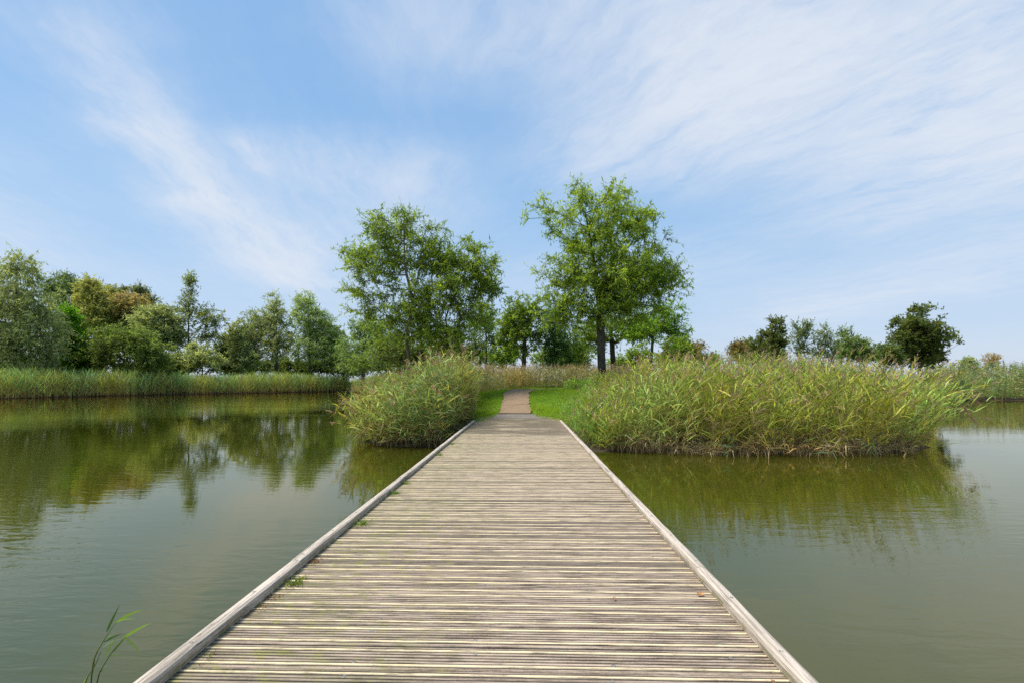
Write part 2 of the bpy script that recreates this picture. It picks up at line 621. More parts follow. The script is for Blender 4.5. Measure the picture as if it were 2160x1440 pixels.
# ------------------------------------------------------------------ pond, ground, path
POND = np.array([
    (-190, -120), (-150, -60), G(-300, 40), G(0, 48.5), G(360, 64), G(735, 84), (-23.0, 66), (-13.5, 42), (-8.2, 28), (-5.9, 19.5),
    G(742, 14.2), G(800, 12.9), G(900, 12.7), (-1.2, 12.7), (1.0, 12.5), G(1262, 12.0), G(1500, 11.5), G(1720, 11.35),
    G(1925, 11.6), G(1965, 12.6), G(1962, 16), G(1960, 30), G(1990, 44), G(2300, 45.5), G(2800, 44), (150, -20), (170, -120)])


def shore(x, y):
    """Signed distance to the pond's edge, positive on land."""
    x, y = np.broadcast_arrays(np.asarray(x, float), np.asarray(y, float))
    d = np.full(x.shape, 1e9)
    inside = np.zeros(x.shape, bool)
    n = len(POND)
    for i in range(n):
        ax, ay = POND[i]
        bx, by = POND[(i + 1) % n]
        ex, ey = bx - ax, by - ay
        t = np.clip(((x - ax) * ex + (y - ay) * ey) / (ex * ex + ey * ey), 0, 1)
        d = np.minimum(d, np.hypot(x - ax - t * ex, y - ay - t * ey))
        cross = (ay > y) != (by > y)
        xi = ax + (y - ay) / (by - ay + 1e-12) * ex
        inside ^= cross & (x < xi)
    return np.where(inside, -d, d)


def sstep(a, b, v):
    t = np.clip((v - a) / (b - a), 0, 1)
    return t * t * (3 - 2 * t)


def height(x, y):
    s = shore(x, y)
    z = np.where(s > 0, 0.02 + 0.31 * sstep(0, 3.0, s), np.maximum(s * 0.4, -1.6))
    hill = np.clip((y - 20.0) / 6.5, 0, 1)
    hill = 1.17 * (0.75 * hill + 0.25 * hill * hill * (3 - 2 * hill))
    z = z + hill * sstep(1.5, 7.0, s) * sstep(-30, -9, x)
    far = sstep(70, 110, np.hypot(x, y)) * sstep(4, 14, s)
    z = z + far * 0.6 + sstep(3, 9, s) * (1 - sstep(-30, -9, x)) * 0.9
    z = z - 0.42 * np.exp(-((y - 28.2) / 1.5) ** 2) * sstep(-3.5, -1.0, x) * sstep(11, 7, x) * (y > 20)
    # the ground in front of the hill meets the end of the boardwalk
    z = z + sstep(2.5, 5, s) * sstep(17.0, 19.5, y) * (1 - sstep(20, 22, y)) * 0.09
    return z


def warp(n, lo, hi, c, p=2.2):
    t = np.linspace(-1, 1, n)
    q = np.sign(t) * np.abs(t) ** p
    return np.where(q < 0, c + q * (c - lo), c + q * (hi - c))


gx = warp(190, -900, 900, 2.0, 2.6)
gy = warp(190, -300, 1500, 22.0, 2.6)
XX, YY = np.meshgrid(gx, gy)
ZZ = height(XX, YY)
gv = np.stack([XX, YY, ZZ], -1).reshape(-1, 3)
nx = len(gx)
ii = (np.arange(len(gy) - 1)[:, None] * nx + np.arange(nx - 1)[None, :]).ravel()
gs = Soup()
gs.add(gv, np.stack([ii, ii + 1, ii + nx + 1, ii + nx], -1), np.full((len(gv), 3), 0.1))
tag(link('ground', gs.mesh('ground', M_GROUND, True)), kind='structure')

wv = [(-400, -260, 0), (400, -260, 0), (400, 300, 0), (-400, 300, 0)]
tag(link('pond_water', pymesh('pond_water', wv, [(0, 1, 2, 3)], M_WATER)), kind='structure')


def path_strip(name, centre, widths, material, lift, thick=0.07, n_across=6):
    cs = np.array(centre, float)
    dirs = np.gradient(cs, axis=0)
    dirs = dirs / np.linalg.norm(dirs, axis=1, keepdims=True)
    nrm = np.stack([dirs[:, 1], -dirs[:, 0]], 1)
    v, f = [], []
    for i, c in enumerate(cs):
        for k in range(n_across + 1):
            a = (k / n_across - 0.5) * (widths[i] + random.uniform(-0.10, 0.10))
            x, y = c + nrm[i] * a
            v.append((x, y, float(height(x, y)) + lift))
    top = len(v)
    v += [(x, y, z - thick) for x, y, z in v]
    m_ = n_across + 1
    for i in range(len(cs) - 1):
        for k in range(n_across):
            a = i * m_ + k
            f.append((a, a + 1, a + m_ + 1, a + m_))
        for k in (0, n_across):
            a, b = i * m_ + k, (i + 1) * m_ + k
            f.append((a, b, b + top, a + top) if k == 0 else (b, a, a + top, b + top))
    for i in (0, len(cs) - 1):
        for k in range(n_across):
            a = i * m_ + k
            f.append((a + 1, a, a + top, a + top + 1) if i == 0 else (a, a + 1, a + top + 1, a + top))
    return pymesh(name, v, f, material)


PX0 = -0.36
path = tag(empty('path', (PX0, 20.0, 0.45)), kind='structure')
lower = [(PX0, y) for y in np.linspace(20.0, 22.2, 8)]
upper = [(PX0 - 0.03, y) for y in np.linspace(22.26, 24.6, 8)]
for a in np.linspace(0.1, 1.45, 14):
    upper.append((PX0 - 0.03 + 5.5 * (1 - math.cos(a)), 24.6 + 3.0 * math.sin(a)))
upper += [(upper[-1][0] + k * 1.5, upper[-1][1] + 0.12 * k) for k in range(1, 6)]
for cs, wd, lf in ((lower, [1.42] * len(lower), 0.075), (upper, [1.34] * len(upper), 0.07)):
    o = link('gravel_slab', path_strip('gravel_slab', cs, wd, M_PATH, lf))
    o.parent = path
    o.location = (-PX0, -20.0, -0.45)
apron = [(-0.30, y) for y in np.linspace(17.75, 19.98, 7)]
ap_w = [2.9, 2.85, 2.6, 2.25, 1.95, 1.75, 1.6]
av, af = [], []
for (x, y), wd in zip(apron, ap_w):
    av += [(x - wd / 2, y, DECK_Z + 0.004), (x + wd / 2, y, DECK_Z + 0.004), (x - wd / 2, y, 0.2), (x + wd / 2, y, 0.2)]
for i in range(6):
    a = i * 4
    af += [(a, a + 1, a + 5, a + 4), (a, a + 4, a + 6, a + 2), (a + 1, a + 3, a + 7, a + 5)]
af += [(0, 2, 3, 1), (24, 25, 27, 26)]
tag(link('pavement', pymesh('pavement', av, af, M_APRON)), kind='structure')

# ------------------------------------------------------------------ boardwalk
X_L, X_R = -1.805, 1.368
PITCH, BW, BT = 0.208, 0.197, 0.045
deck = tag(empty('boardwalk', (-0.216, 0, DECK_Z)), 'weathered grooved timber boardwalk leading straight to the grassy bank', 'boardwalk')


def plank_mesh(name, seed):
    rr = random.Random(seed)
    grooves = [0.0275, 0.0528, 0.0784, 0.1040, 0.1296, 0.1552, 0.1800]
    prof = [(0.0, -BT), (0.0, -0.003), (0.002, 0.0)]
    for g in grooves:
        if g > 0.193:
            continue
        wd = 0.0050 + rr.uniform(-0.0012, 0.0014)
        dp = 0.020 + rr.uniform(-0.004, 0.002)
        prof += [(g - wd, 0.0), (g - wd * 0.7, -dp), (g + wd * 0.7, -dp), (g + wd, 0.0)]
    prof += [(BW - 0.002, 0.0), (BW, -0.003), (BW, -BT)]
    n = len(prof)
    L, Rr = X_L + 0.216, X_R + 0.216
    v = [(L, y, z) for y, z in prof] + [(Rr, y, z) for y, z in prof]
    f = [(i, i + n, (i + 1) % n + n, (i + 1) % n) for i in range(n)]
    f += [tuple(range(n)), tuple(range(2 * n - 1, n - 1, -1))]
    return pymesh(name, v, f, M_PLANK)


plank_meshes = [plank_mesh('plank', s) for s in range(4)]
strip_meshes = []
for s in range(3):
    rr = random.Random(40 + s)
    v, f = [], []
    nseg = 24
    hw = 0.0078
    for k in range(nseg + 1):
        x = X_L + 0.236 + (X_R - X_L - 0.04) * k / nseg
        a = hw + rr.uniform(-0.0012, 0.0012)
        b = hw + rr.uniform(-0.0012, 0.0012)
        v += [(x, -a, -0.002), (x, -a * 0.8, 0.0022), (x, b * 0.8, 0.0022), (x, b, -0.002)]
    for k in range(nseg):
        a = k * 4
        for j in range(3):
            f.append((a + j, a + 4 + j, a + 5 + j, a + 1 + j))
    strip_meshes.append(pymesh('grip_strip', v, f, M_STRIP))


def screw_mesh():
    v, f = [], []
    rings = [(0.0105, -0.004), (0.0105, 0.0008), (0.0085, 0.0016), (0.0048, 0.0012), (0.0035, -0.0012)]
    n = 10
    for r_, z in rings:
        v += [(r_ * math.cos(2 * math.pi * k / n), r_ * math.sin(2 * math.pi * k / n), z) for k in range(n)]
    for j in range(len(rings) - 1):
        for k in range(n):
            f.append((j * n + k, j * n + (k + 1) % n, (j + 1) * n + (k + 1) % n, (j + 1) * n + k))
    f.append(tuple((len(rings) - 1) * n + k for k in range(n)))
    return pymesh('screw', v, f, M_SCREW)


SCREW = screw_mesh()
Y_START = -2.51
N_PLANK = 98
for i in range(N_PLANK):
    y = Y_START + i * PITCH
    p = link('plank', plank_meshes[(i * 7 + i // 3) % 4], deck)
    p.location = (random.uniform(-0.006, 0.006), y + random.uniform(-0.0025, 0.0025), random.uniform(-0.0025, 0.0025))
    p.rotation_euler = (random.uniform(-0.008, 0.008), 0, random.uniform(-0.0006, 0.0006))
    for c in (0.040, 0.168):
        s = link('grip_strip', strip_meshes[(i + int(c * 100)) % 3], p)
        s.location = (0, c + random.uniform(-0.001, 0.001), 0)
    if 0.9 < y < 6.5:
        for j, sx in enumerate((-0.88, -0.27, 0.445, 1.08)):
            s = link('screw', SCREW, p)
            s.location = (sx + 0.216 + random.uniform(-0.012, 0.012), (0.0620 if (j + i) % 2 else 0.1460) + random.uniform(-0.003, 0.003), 0.0)


def rail_mesh(name, length, seed, w_=0.086, h_=0.066):
    rr = random.Random(seed)
    prof = [(0.004, 0), (0, h_ * 0.62), (0.006, h_ * 0.86), (0.022, h_ * 0.985), (w_ * 0.5, h_ * 1.01), (w_ - 0.022, h_ * 0.985), (w_ - 0.006, h_ * 0.86), (w_, h_ * 0.62), (w_ - 0.004, 0)]
    n = len(prof)
    ns = max(8, int(length / 0.2))
    v, f = [], []
    wob = [rr.uniform(-1, 1) for _ in range(ns + 1)]
    for k in range(ns + 1):
        y = length * k / ns
        for j, (x, z) in enumerate(prof):
            jx = rr.uniform(-0.0018, 0.0018) + 0.0035 * (wob[k] + wob[max(0, k - 1)]) * 0.5
            jz = rr.uniform(-0.0015, 0.0015) if j not in (0, n - 1) else 0
            v.append((x + jx, y, z + jz))
    for k in range(ns):
        for j in range(n - 1):
            a = k * n + j
            f.append((a, a + n, a + n + 1, a + 1))
    f.append(tuple(range(n)))
    f.append(tuple(ns * n + j for j in reversed(range(n))))
    return pymesh(name, v, f, M_RAIL)


seed = 100
for side, joints in ((0, (-2.4, 3.47, 8.27, 13.1, 16.05)), (1, (-2.4, 3.42, 8.20, 12.9, 16.2))):
    x0 = X_L if side == 0 else X_R - 0.086
    for a, b in zip(joints[:-1], joints[1:]):
        seed += 1
        rail = link('edge_rail', rail_mesh('edge_rail', b - a - 0.006, seed), deck)
        rail.location = (x0 + 0.216 + random.uniform(-0.004, 0.004), a, 0.004)
        rail.rotation_euler = (0, 0, random.uniform(-0.0012, 0.0012))
        ys = np.arange(a + 0.12, b - 0.05, 0.58)
        for yy in ys:
            if 1.2 < yy < 9:
                s = link('screw', SCREW, rail)
                s.location = (0.043 + random.uniform(-0.010, 0.010), yy - a, 0.0662)
# bearers and piles under the deck
for bx in (-1.66, -0.72, 0.25, 1.17):
    bme = box_mesh('bearer', bx + 0.216, bx + 0.216 + 0.07, -2.45, 17.7, -BT - 0.19, -BT - 0.004, M_BEAM)
    link('bearer', bme, deck)
pv, pf = [], []
for k in range(10):
    an = 2 * math.pi * k / 10
    pv += [(0.09 * math.cos(an), 0.09 * math.sin(an), -2.2), (0.085 * math.cos(an), 0.085 * math.sin(an), 0)]
for k in range(10):
    a, b = 2 * k, 2 * ((k + 1) % 10)
    pf.append((a, b, b + 1, a + 1))
pf.append(tuple(2 * k + 1 for k in range(10)))
pile_me = pymesh('pile', pv, pf, M_BEAM)
for y in np.arange(-1.8, 13, 2.4):
    for bx in (-1.5, 1.09):
        o = link('pile', pile_me, deck)
        o.location = (bx + 0.216, y, -BT - 0.24)
    link('cross_beam', box_mesh('cross_beam', -1.52, 1.52, y - 0.06, y + 0.06, -BT - 0.34, -BT - 0.195, M_BEAM), deck)


# ------------------------------------------------------------------ trees
LEAF_GAIN = 2.3
REED_GAIN = 2.25


def C3(*a):
    return np.array(a, float)


def tree(name, label, cat, dist, trunk, blobs, n_clump, leaf, col, col2=None, trunk_r=0.18, spread=0.55, twigs=6, lpt=9,
         bark=(0.06, 0.05, 0.038), crown_from=0.35, droop=0.15, twig_len=0.7, depth=1.0, shell=0.5, stems=1, mix=0.5, group=None, up=0.25, flat=1.0):
    """trunk: list of (px,py) up the stem; blobs: crown masses (px,py,rx,ry[,weight]) in photograph pixels at that distance."""
    s = dist / FPX
    LL, LW = leaf
    n_clump = int(n_clump * (1.12 if dist > 50 else 1.3))
    bx, by = G(trunk[0][0], dist)
    bz = float(height(bx, by)) - 0.05
    base = C3(bx, by, bz)
    right = C3(math.cos(YAW), math.sin(YAW), 0)
    fwd = C3(-math.sin(YAW), math.cos(YAW), 0)
    nodes, parent = [base], [-1]
    for st in range(stems):
        pts = [base.copy()]
        fo = rng.normal(0, 0.25) if stems > 1 else 0
        for k, (px, py) in enumerate(trunk[1:]):
            q = P(px, py, dist) + fwd * (rng.normal(0, 0.12) + fo * (k + 1))
            if stems > 1:
                q = q + right * rng.normal(0, 0.14 * (k + 1)) * (1 + 0.12 * np.linalg.norm(q - base))
            pts.append(q)
        last = 0
        for a, b in zip(pts[:-1], pts[1:]):
            m_ = max(1, int(np.linalg.norm(b - a) / 0.6))
            for k in range(1, m_ + 1):
                nodes.append(a + (b - a) * k / m_ + rng.normal(0, 0.025, 3) * (k < m_))
                parent.append(last)
                last = len(nodes) - 1
    n_trunk = len(nodes)
    top_z = max(nd[2] for nd in nodes)
    wts = np.array([b[2] * b[3] * (b[4] if len(b) > 4 else 1.0) for b in blobs], float)
    pick = rng.choice(len(blobs), n_clump, p=wts / wts.sum())
    u = unit(rng.normal(size=(n_clump, 3)))
    rad = rng.random(n_clump) ** shell
    att = np.zeros((n_clump, 3))
    for i in range(n_clump):
        b = blobs[pick[i]]
        c = P(b[0], b[1], dist)
        rz = min(b[2], max(b[3] * 1.6, b[2] * 0.6)) * depth
        v = u[i] * rad[i]
        att[i] = c + right * v[0] * b[2] * s + fwd * v[1] * rz * s + C3(0, 0, v[2] * b[3] * s)
    att[:, 2] = np.maximum(att[:, 2], bz + 0.25)
    tn = np.array(nodes)
    order = np.argsort(np.min(np.linalg.norm(att[:, None, :] - tn[None], axis=2), axis=1))
    cap = n_trunk + n_clump * 5
    NP = np.zeros((cap, 3))
    NP[:n_trunk] = tn
    PL = np.zeros(cap)
    ok_z = bz + crown_from * (top_z - bz)
    pen = np.zeros(cap)
    pen[:n_trunk] = np.where(tn[:, 2] < ok_z, 50.0, 0.0)
    cnt = n_trunk
    par = list(parent)
    tips = []
    for i in order:
        a = att[i]
        dv = a[None] - NP[:cnt]
        dd = np.linalg.norm(dv, axis=1)
        cost = dd + 0.30 * PL[:cnt] + 0.8 * np.maximum(0, 0.25 * dd - dv[:, 2]) + pen[:cnt]
        j = int(np.argmin(cost))
        d = dd[j]
        m_ = int(np.clip(d / 0.7, 1, 4))
        last = j
        o = NP[j].copy()
        bend = rng.normal(0, 0.06 * d, 3)
        bend[2] -= 0.05 * d
        for k in range(1, m_ + 1):
            t = k / m_
            NP[cnt] = o + (a - o) * t + bend * (4 * t * (1 - t))
            PL[cnt] = PL[j] + d * t
            par.append(last)
            last = cnt
            cnt += 1
        tips.append((last, par[last]))
    NP = NP[:cnt]
    par = np.array(par)
    load = np.zeros(cnt)
    for t_, _ in tips:
        load[t_] += 1
    for i in range(cnt - 1, 0, -1):
        if par[i] >= 0:
            load[par[i]] += load[i]
    rr = (np.maximum(load, 0.6) / max(load[0], 1)) ** 0.60 * trunk_r
    rr = np.maximum(rr, 0.010 + 0.00012 * dist)
    k = np.arange(1, cnt)
    ws = Soup()
    bc = np.array(bark)[None] * rng.uniform(0.8, 1.2, (len(k), 1))
    ra = np.minimum(rr[par[k]], rr[k] * 1.6)
    ra = np.where(k < n_trunk, rr[par[k]], ra)
    ws.tubes(NP[par[k]] - base, NP[k] - base, ra, rr[k], bc, 6 if dist < 40 else 3)
    # leaves
    tip_i = np.array([t_[0] for t_ in tips])
    dirv = unit(NP[tip_i] - NP[[t_[1] for t_ in tips]])
    M = n_clump
    T = twigs
    cen = att[order] if False else NP[tip_i]
    ctint = rng.normal(0, 1, (M, 1))
    tw_dir = unit((dirv[:, None] * 0.7 + rng.normal(size=(M, T, 3)) * spread * 1.3) * C3(1, 1, flat) + C3(0, 0, up))
    tw_len = twig_len * rng.uniform(0.5, 1.25, (M, T))
    start = cen[:, None] - dirv[:, None] * (rng.random((M, T, 1)) * 0.45 * twig_len)
    end = start + tw_dir * tw_len[..., None]
    end[..., 2] -= droop * tw_len * rng.uniform(0.2, 1.2, (M, T))
    fs, fe = start.reshape(-1, 3), end.reshape(-1, 3)
    tr = np.full(len(fs), 0.005 + 0.00010 * dist)
    if dist < 40:
        ws.tubes(fs - base, fe - base, tr, tr * 0.5, np.repeat(np.array(bark)[None] * 1.25, len(fs), 0), 3)
    else:
        ws.ribbons(np.stack([fs, fe], 1) - base, np.stack([tr, tr], 1) * 1.6, unit(rng.normal(size=(len(fs), 3))), np.repeat(np.array(bark)[None] * 1.25, len(fs), 0))
    t_ = rng.uniform(0.12, 1.05, (M * T, lpt))
    pos = fs[:, None] + (fe - fs)[:, None] * t_[..., None]
    tdir = unit(fe - fs)
    ldir = unit(tdir[:, None] * 0.6 + rng.normal(size=(M * T, lpt, 3)) * 0.75 + C3(0, 0, -droop * 1.6))
    n_ = M * T * lpt
    pos = pos.reshape(-1, 3)
    ldir = ldir.reshape(-1, 3)
    upv = unit(C3(0, 0, 1)[None] + rng.normal(size=(n_, 3)) * 0.55)
    side = unit(np.cross(ldir, upv))
    if dist > 50:
        LL, LW = LL * 1.12, LW * 1.35
    else:
        LW = LW * 1.15
    L = LL * np.clip(rng.lognormal(-0.05, 0.32, n_), 0.45, 1.9)
    W = LW * rng.uniform(0.7, 1.25, n_)
    c1 = np.array(col) * LEAF_GAIN
    c2 = np.array(col2 if col2 is not None else [col[0] * 1.5, col[1] * 1.35, col[2] * 1.2]) * LEAF_GAIN
    f = np.clip(np.repeat(mix + 0.36 * ctint, T * lpt, axis=0).reshape(-1) + rng.normal(0, 0.22, n_), 0, 1)
    cc = c1[None] * (1 - f[:, None]) + c2[None] * f[:, None]
    cc = cc * rng.uniform(0.75, 1.25, (n_, 1))
    ls = Soup()
    ls.diamonds(pos - base, ldir, side, L, W, cc)
    root = empty(name, tuple(base))
    tag(root, label, cat, group)
    link('trunk', ws.mesh('trunk', M_BARK, True), root)
    link('crown', ls.mesh('crown', M_LEAF), root)
    return root


ASH = ((0.066, 0.108, 0.014), (0.160, 0.212, 0.024))
WILLOW = ((0.098, 0.122, 0.050), (0.215, 0.238, 0.110))
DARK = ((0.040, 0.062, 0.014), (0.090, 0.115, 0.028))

# --- the tall trees beyond the lawn
tree('ash_tree', 'tallest spreading green tree with dark single trunk right of the path', 'tree', 27,
     [(1270, 815), (1268, 720), (1268, 650), (1258, 580), (1245, 510), (1235, 450)],
     [(1265, 478, 100, 78), (1290, 570, 135, 88), (1345, 590, 95, 65), (1205, 590, 65, 70), (1150, 455, 45, 40, 0.5), (1280, 655, 130, 45),
      (1230, 405, 28, 24, 0.7), (1305, 415, 32, 20, 0.7), (1395, 590, 52, 45), (1350, 470, 55, 40, 0.7), (1122, 580, 20, 15, 0.5), (1180, 650, 60, 35), (1400, 500, 20, 20, 0.5)],
     500, (0.20, 0.050), *ASH, trunk_r=0.25, bark=(0.028, 0.023, 0.018), crown_from=0.33, twigs=7, lpt=13, twig_len=0.8, droop=0.3, spread=0.65, mix=0.62, flat=0.9, up=0.25)
tree('ash_tree', 'airy feathery tree with pale slim trunk left of the path', 'tree', 25,
     [(872, 815), (870, 720), (866, 640), (856, 560), (848, 490)],
     [(830, 485, 50, 38), (815, 530, 60, 40), (712, 522, 22, 8, 1.3), (750, 540, 40, 16), (795, 575, 65, 35), (748, 612, 26, 8, 1.3), (790, 618, 45, 20), (865, 458, 40, 16), (880, 560, 50, 55, 0.8), (870, 640, 65, 50),
      (800, 660, 60, 32), (925, 478, 34, 14, 0.9), (905, 510, 45, 35, 0.8), (840, 700, 65, 40), (895, 690, 40, 40)],
     215, (0.21, 0.048), *ASH, trunk_r=0.13, bark=(0.11, 0.085, 0.06), crown_from=0.2, twigs=7, lpt=12, twig_len=0.85, droop=0.3, spread=0.55, mix=0.48, flat=0.75, up=0.32, stems=2)
tree('ash_tree', 'many-stemmed bushy green tree beside the airy feathery tree', 'tree', 25.5,
     [(945, 815), (948, 740), (942, 670), (938, 600), (935, 545)],
     [(965, 555, 60, 36), (1005, 585, 45, 36), (945, 620, 70, 55), (1003, 525, 34, 14, 1.1), (1040, 548, 16, 7, 1.2), (1030, 610, 38, 14, 1.1), (1010, 650, 50, 30), (950, 700, 75, 45), (920, 545, 40, 45, 0.8), (985, 500, 14, 8, 1.0)],
     205, (0.21, 0.048), *ASH, trunk_r=0.12, bark=(0.085, 0.068, 0.05), crown_from=0.12, twigs=7, lpt=12, twig_len=0.8, droop=0.3, spread=0.55, stems=4, mix=0.52, flat=0.75, up=0.32)
tree('ash_tree', 'smaller green tree with dark trunk between the two big trees', 'tree', 35,
     [(1105, 810), (1106, 720), (1104, 660)],
     [(1098, 655, 42, 38), (1105, 700, 58, 45), (1075, 700, 30, 40), (1140, 640, 20, 22, 0.6)],
     130, (0.20, 0.075), *ASH, trunk_r=0.2, bark=(0.03, 0.025, 0.02), crown_from=0.2, twigs=7, lpt=11, twig_len=0.7, droop=0.3, mix=0.3)
tree('ash_tree', 'drooping dark green tree just left of the tallest tree', 'tree', 36,
     [(1168, 812), (1168, 740), (1165, 680)],
     [(1165, 690, 40, 50), (1165, 745, 30, 30), (1195, 725, 35, 40)],
     105, (0.18, 0.065), (0.038, 0.085, 0.022), (0.085, 0.150, 0.045), trunk_r=0.11, bark=(0.04, 0.033, 0.026), crown_from=0.15, twigs=7, lpt=11, droop=0.7, mix=0.4)
tree('ash_tree', 'tree with black trunk partly hidden behind the tallest tree', 'tree', 35,
     [(1293, 812), (1292, 740), (1288, 680)],
     [(1300, 690, 60, 35), (1245, 705, 45, 35), (1340, 690, 40, 30), (1225, 745, 30, 20, 0.5)],
     110, (0.20, 0.07), *ASH, trunk_r=0.2, bark=(0.025, 0.02, 0.017), crown_from=0.4, twigs=6, lpt=11, droop=0.3, mix=0.4)
tree('ash_tree', 'slim light green tree at the right edge of the tallest tree', 'tree', 33,
     [(1373, 812), (1374, 740), (1378, 690)],
     [(1380, 680, 50, 35), (1420, 695, 32, 40), (1345, 700, 30, 25), (1430, 725, 22, 22), (1400, 655, 40, 22)],
     115, (0.19, 0.065), (0.060, 0.120, 0.016), (0.150, 0.230, 0.026), trunk_r=0.1, bark=(0.10, 0.08, 0.05), crown_from=0.35, twigs=6, lpt=11, droop=0.25, mix=0.5)
tree('young_tree', 'thin young tree with bare slender stem behind the many-stemmed tree', 'tree', 37,
     [(1026, 812), (1026, 730), (1025, 680)],
     [(1025, 690, 38, 35), (1040, 725, 30, 25), (1010, 665, 20, 15)],
     55, (0.20, 0.075), (0.075, 0.125, 0.035), (0.14, 0.20, 0.06), trunk_r=0.09, bark=(0.08, 0.065, 0.05), crown_from=0.3, twigs=6, lpt=9, mix=0.4)
for lab, d, px, bl, n, cl in (
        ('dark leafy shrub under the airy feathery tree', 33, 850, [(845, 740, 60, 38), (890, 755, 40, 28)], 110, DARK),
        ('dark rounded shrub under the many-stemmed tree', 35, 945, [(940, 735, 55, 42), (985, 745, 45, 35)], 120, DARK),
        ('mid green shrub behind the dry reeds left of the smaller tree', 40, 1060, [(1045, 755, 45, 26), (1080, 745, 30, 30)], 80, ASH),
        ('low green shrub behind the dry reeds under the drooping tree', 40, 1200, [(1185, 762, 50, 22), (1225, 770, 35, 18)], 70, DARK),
        ('low grey green shrub between the black trunk and slim tree', 44, 1330, [(1330, 778, 35, 10), (1400, 765, 45, 20)], 55, ASH),
        ('loose green shrub right of the tallest trunk in the gap', 41, 1325, [(1315, 762, 40, 18), (1350, 745, 22, 26)], 60, ASH),
        ('broad green shrub filling the gap left of the tallest trunk', 42, 1225, [(1215, 740, 45, 34), (1160, 755, 40, 26)], 90, ASH),
        ('wide green thicket between the bank end willow and the airy tree', 50, 815, [(810, 745, 45, 36), (770, 765, 45, 22), (850, 765, 40, 24)], 130, ((0.070, 0.105, 0.022), (0.14, 0.18, 0.045))),
        ('yellow green shrub at the foot of the slim light tree', 31, 1430, [(1425, 745, 35, 30)], 55, ((0.07, 0.12, 0.015), (0.16, 0.2, 0.03)))):
    tree('shrub', lab, 'shrub', d, [(px, 812), (px, 790), (px, 760)], bl, n, (0.19, 0.075), *cl, trunk_r=0.06, crown_from=0.0, twigs=6, lpt=11,
         twig_len=0.6, stems=3, spread=0.7, droop=0.1)

# --- the wooded bank on the left
tree('willow_tree', 'huge grey green willow at the left edge of the picture', 'tree', 56,
     [(30, 800), (32, 720), (34, 640), (36, 570)],
     [(25, 625, 80, 60), (20, 710, 100, 75), (85, 690, 42, 80), (30, 560, 42, 35, 0.8), (78, 565, 16, 18, 0.5), (-70, 680, 80, 100), (90, 760, 40, 25)],
     620, (0.30, 0.085), *WILLOW, trunk_r=0.4, crown_from=0.08, twigs=8, lpt=10, twig_len=1.5, droop=0.75, spread=0.5, up=0.35, mix=0.42)
tree('cypress_tree', 'vivid dark green conical tree beside the huge willow', 'tree', 63,
     [(150, 800), (149, 740), (148, 670)],
     [(147, 668, 18, 22), (150, 705, 32, 28), (150, 750, 45, 38)],
     190, (0.30, 0.12), (0.030, 0.085, 0.004), (0.085, 0.185, 0.006), trunk_r=0.25, crown_from=0.05, twigs=7, lpt=10, twig_len=1.0, droop=0.2, up=0.0, mix=0.4)
tree('round_bush', 'broad round olive green bush standing above the bank reeds', 'bush', 64,
     [(265, 800), (265, 770), (265, 730)],
     [(235, 738, 58, 45), (300, 738, 52, 46), (265, 712, 58, 26), (195, 755, 28, 28), (330, 755, 30, 28)],
     420, (0.26, 0.09), (0.055, 0.085, 0.018), (0.13, 0.165, 0.04), trunk_r=0.15, crown_from=0.0, twigs=7, lpt=10, twig_len=1.1, stems=5, up=0.3, mix=0.4)
for nm, lab, d, px, bl, n, cl, tl in (
        ('oak_tree', 'grey green tree with dark pointed top behind the huge willow', 86, 150, [(118, 610, 35, 32), (165, 620, 42, 38), (148, 588, 15, 18), (140, 660, 60, 40)], 260, ((0.045, 0.075, 0.028), (0.11, 0.145, 0.06)), 1.4),
        ('birch_tree', 'yellow tinged tree high behind the round bush', 80, 205, [(205, 622, 38, 30), (192, 650, 32, 30), (225, 665, 45, 38), (190, 600, 15, 18)], 250, ((0.115, 0.128, 0.038), (0.215, 0.21, 0.065)), 1.3),
        ('maple_tree', 'orange tinted autumn tree behind the round bush', 81, 290, [(285, 640, 35, 24), (300, 662, 24, 20), (268, 660, 26, 26)], 190, ((0.128, 0.115, 0.045), (0.22, 0.168, 0.075)), 1.2),
        ('oak_tree', 'dark tree whose top shows just above the orange tree', 90, 285, [(255, 618, 35, 16), (297, 612, 14, 14), (312, 632, 14, 12), (280, 640, 40, 30)], 140, ((0.055, 0.075, 0.032), (0.115, 0.13, 0.06)), 1.3),
        ('willow_tree', 'soft grey green willow right of the orange tree', 74, 335, [(325, 680, 40, 38), (350, 700, 32, 45), (345, 660, 22, 18)], 240, WILLOW, 1.3),
        ('oak_tree', 'dull green tree filling the gap between yellow tree and round bush', 84, 240, [(240, 690, 70, 28), (190, 700, 40, 40), (310, 700, 50, 30)], 220, ((0.06, 0.085, 0.025), (0.13, 0.155, 0.05)), 1.2)):
    tree(nm, lab, 'tree', d, [(px, 800), (px, 730), (px, 660)], bl, n, (0.34, 0.12), *cl, trunk_r=0.28, bark=(0.10, 0.085, 0.06), crown_from=0.1, twigs=7, lpt=10,
         twig_len=tl, droop=0.25, spread=0.6)
tree('poplar_tree', 'tall slender open tree with a pointed top on the left bank', 'tree', 76,
     [(398, 800), (399, 720), (399, 650), (399, 590)],
     [(398, 600, 13, 26), (398, 645, 22, 28), (378, 680, 24, 35, 0.7), (425, 672, 30, 30, 0.7), (452, 680, 24, 36, 0.7), (390, 720, 35, 30, 0.7), (440, 715, 30, 30, 0.7)],
     210, (0.28, 0.11), (0.07, 0.095, 0.03), (0.16, 0.18, 0.06), trunk_r=0.2, crown_from=0.1, twigs=6, lpt=7, twig_len=1.1, droop=0.1, up=0.5, bark=(0.09, 0.08, 0.06), mix=0.4)
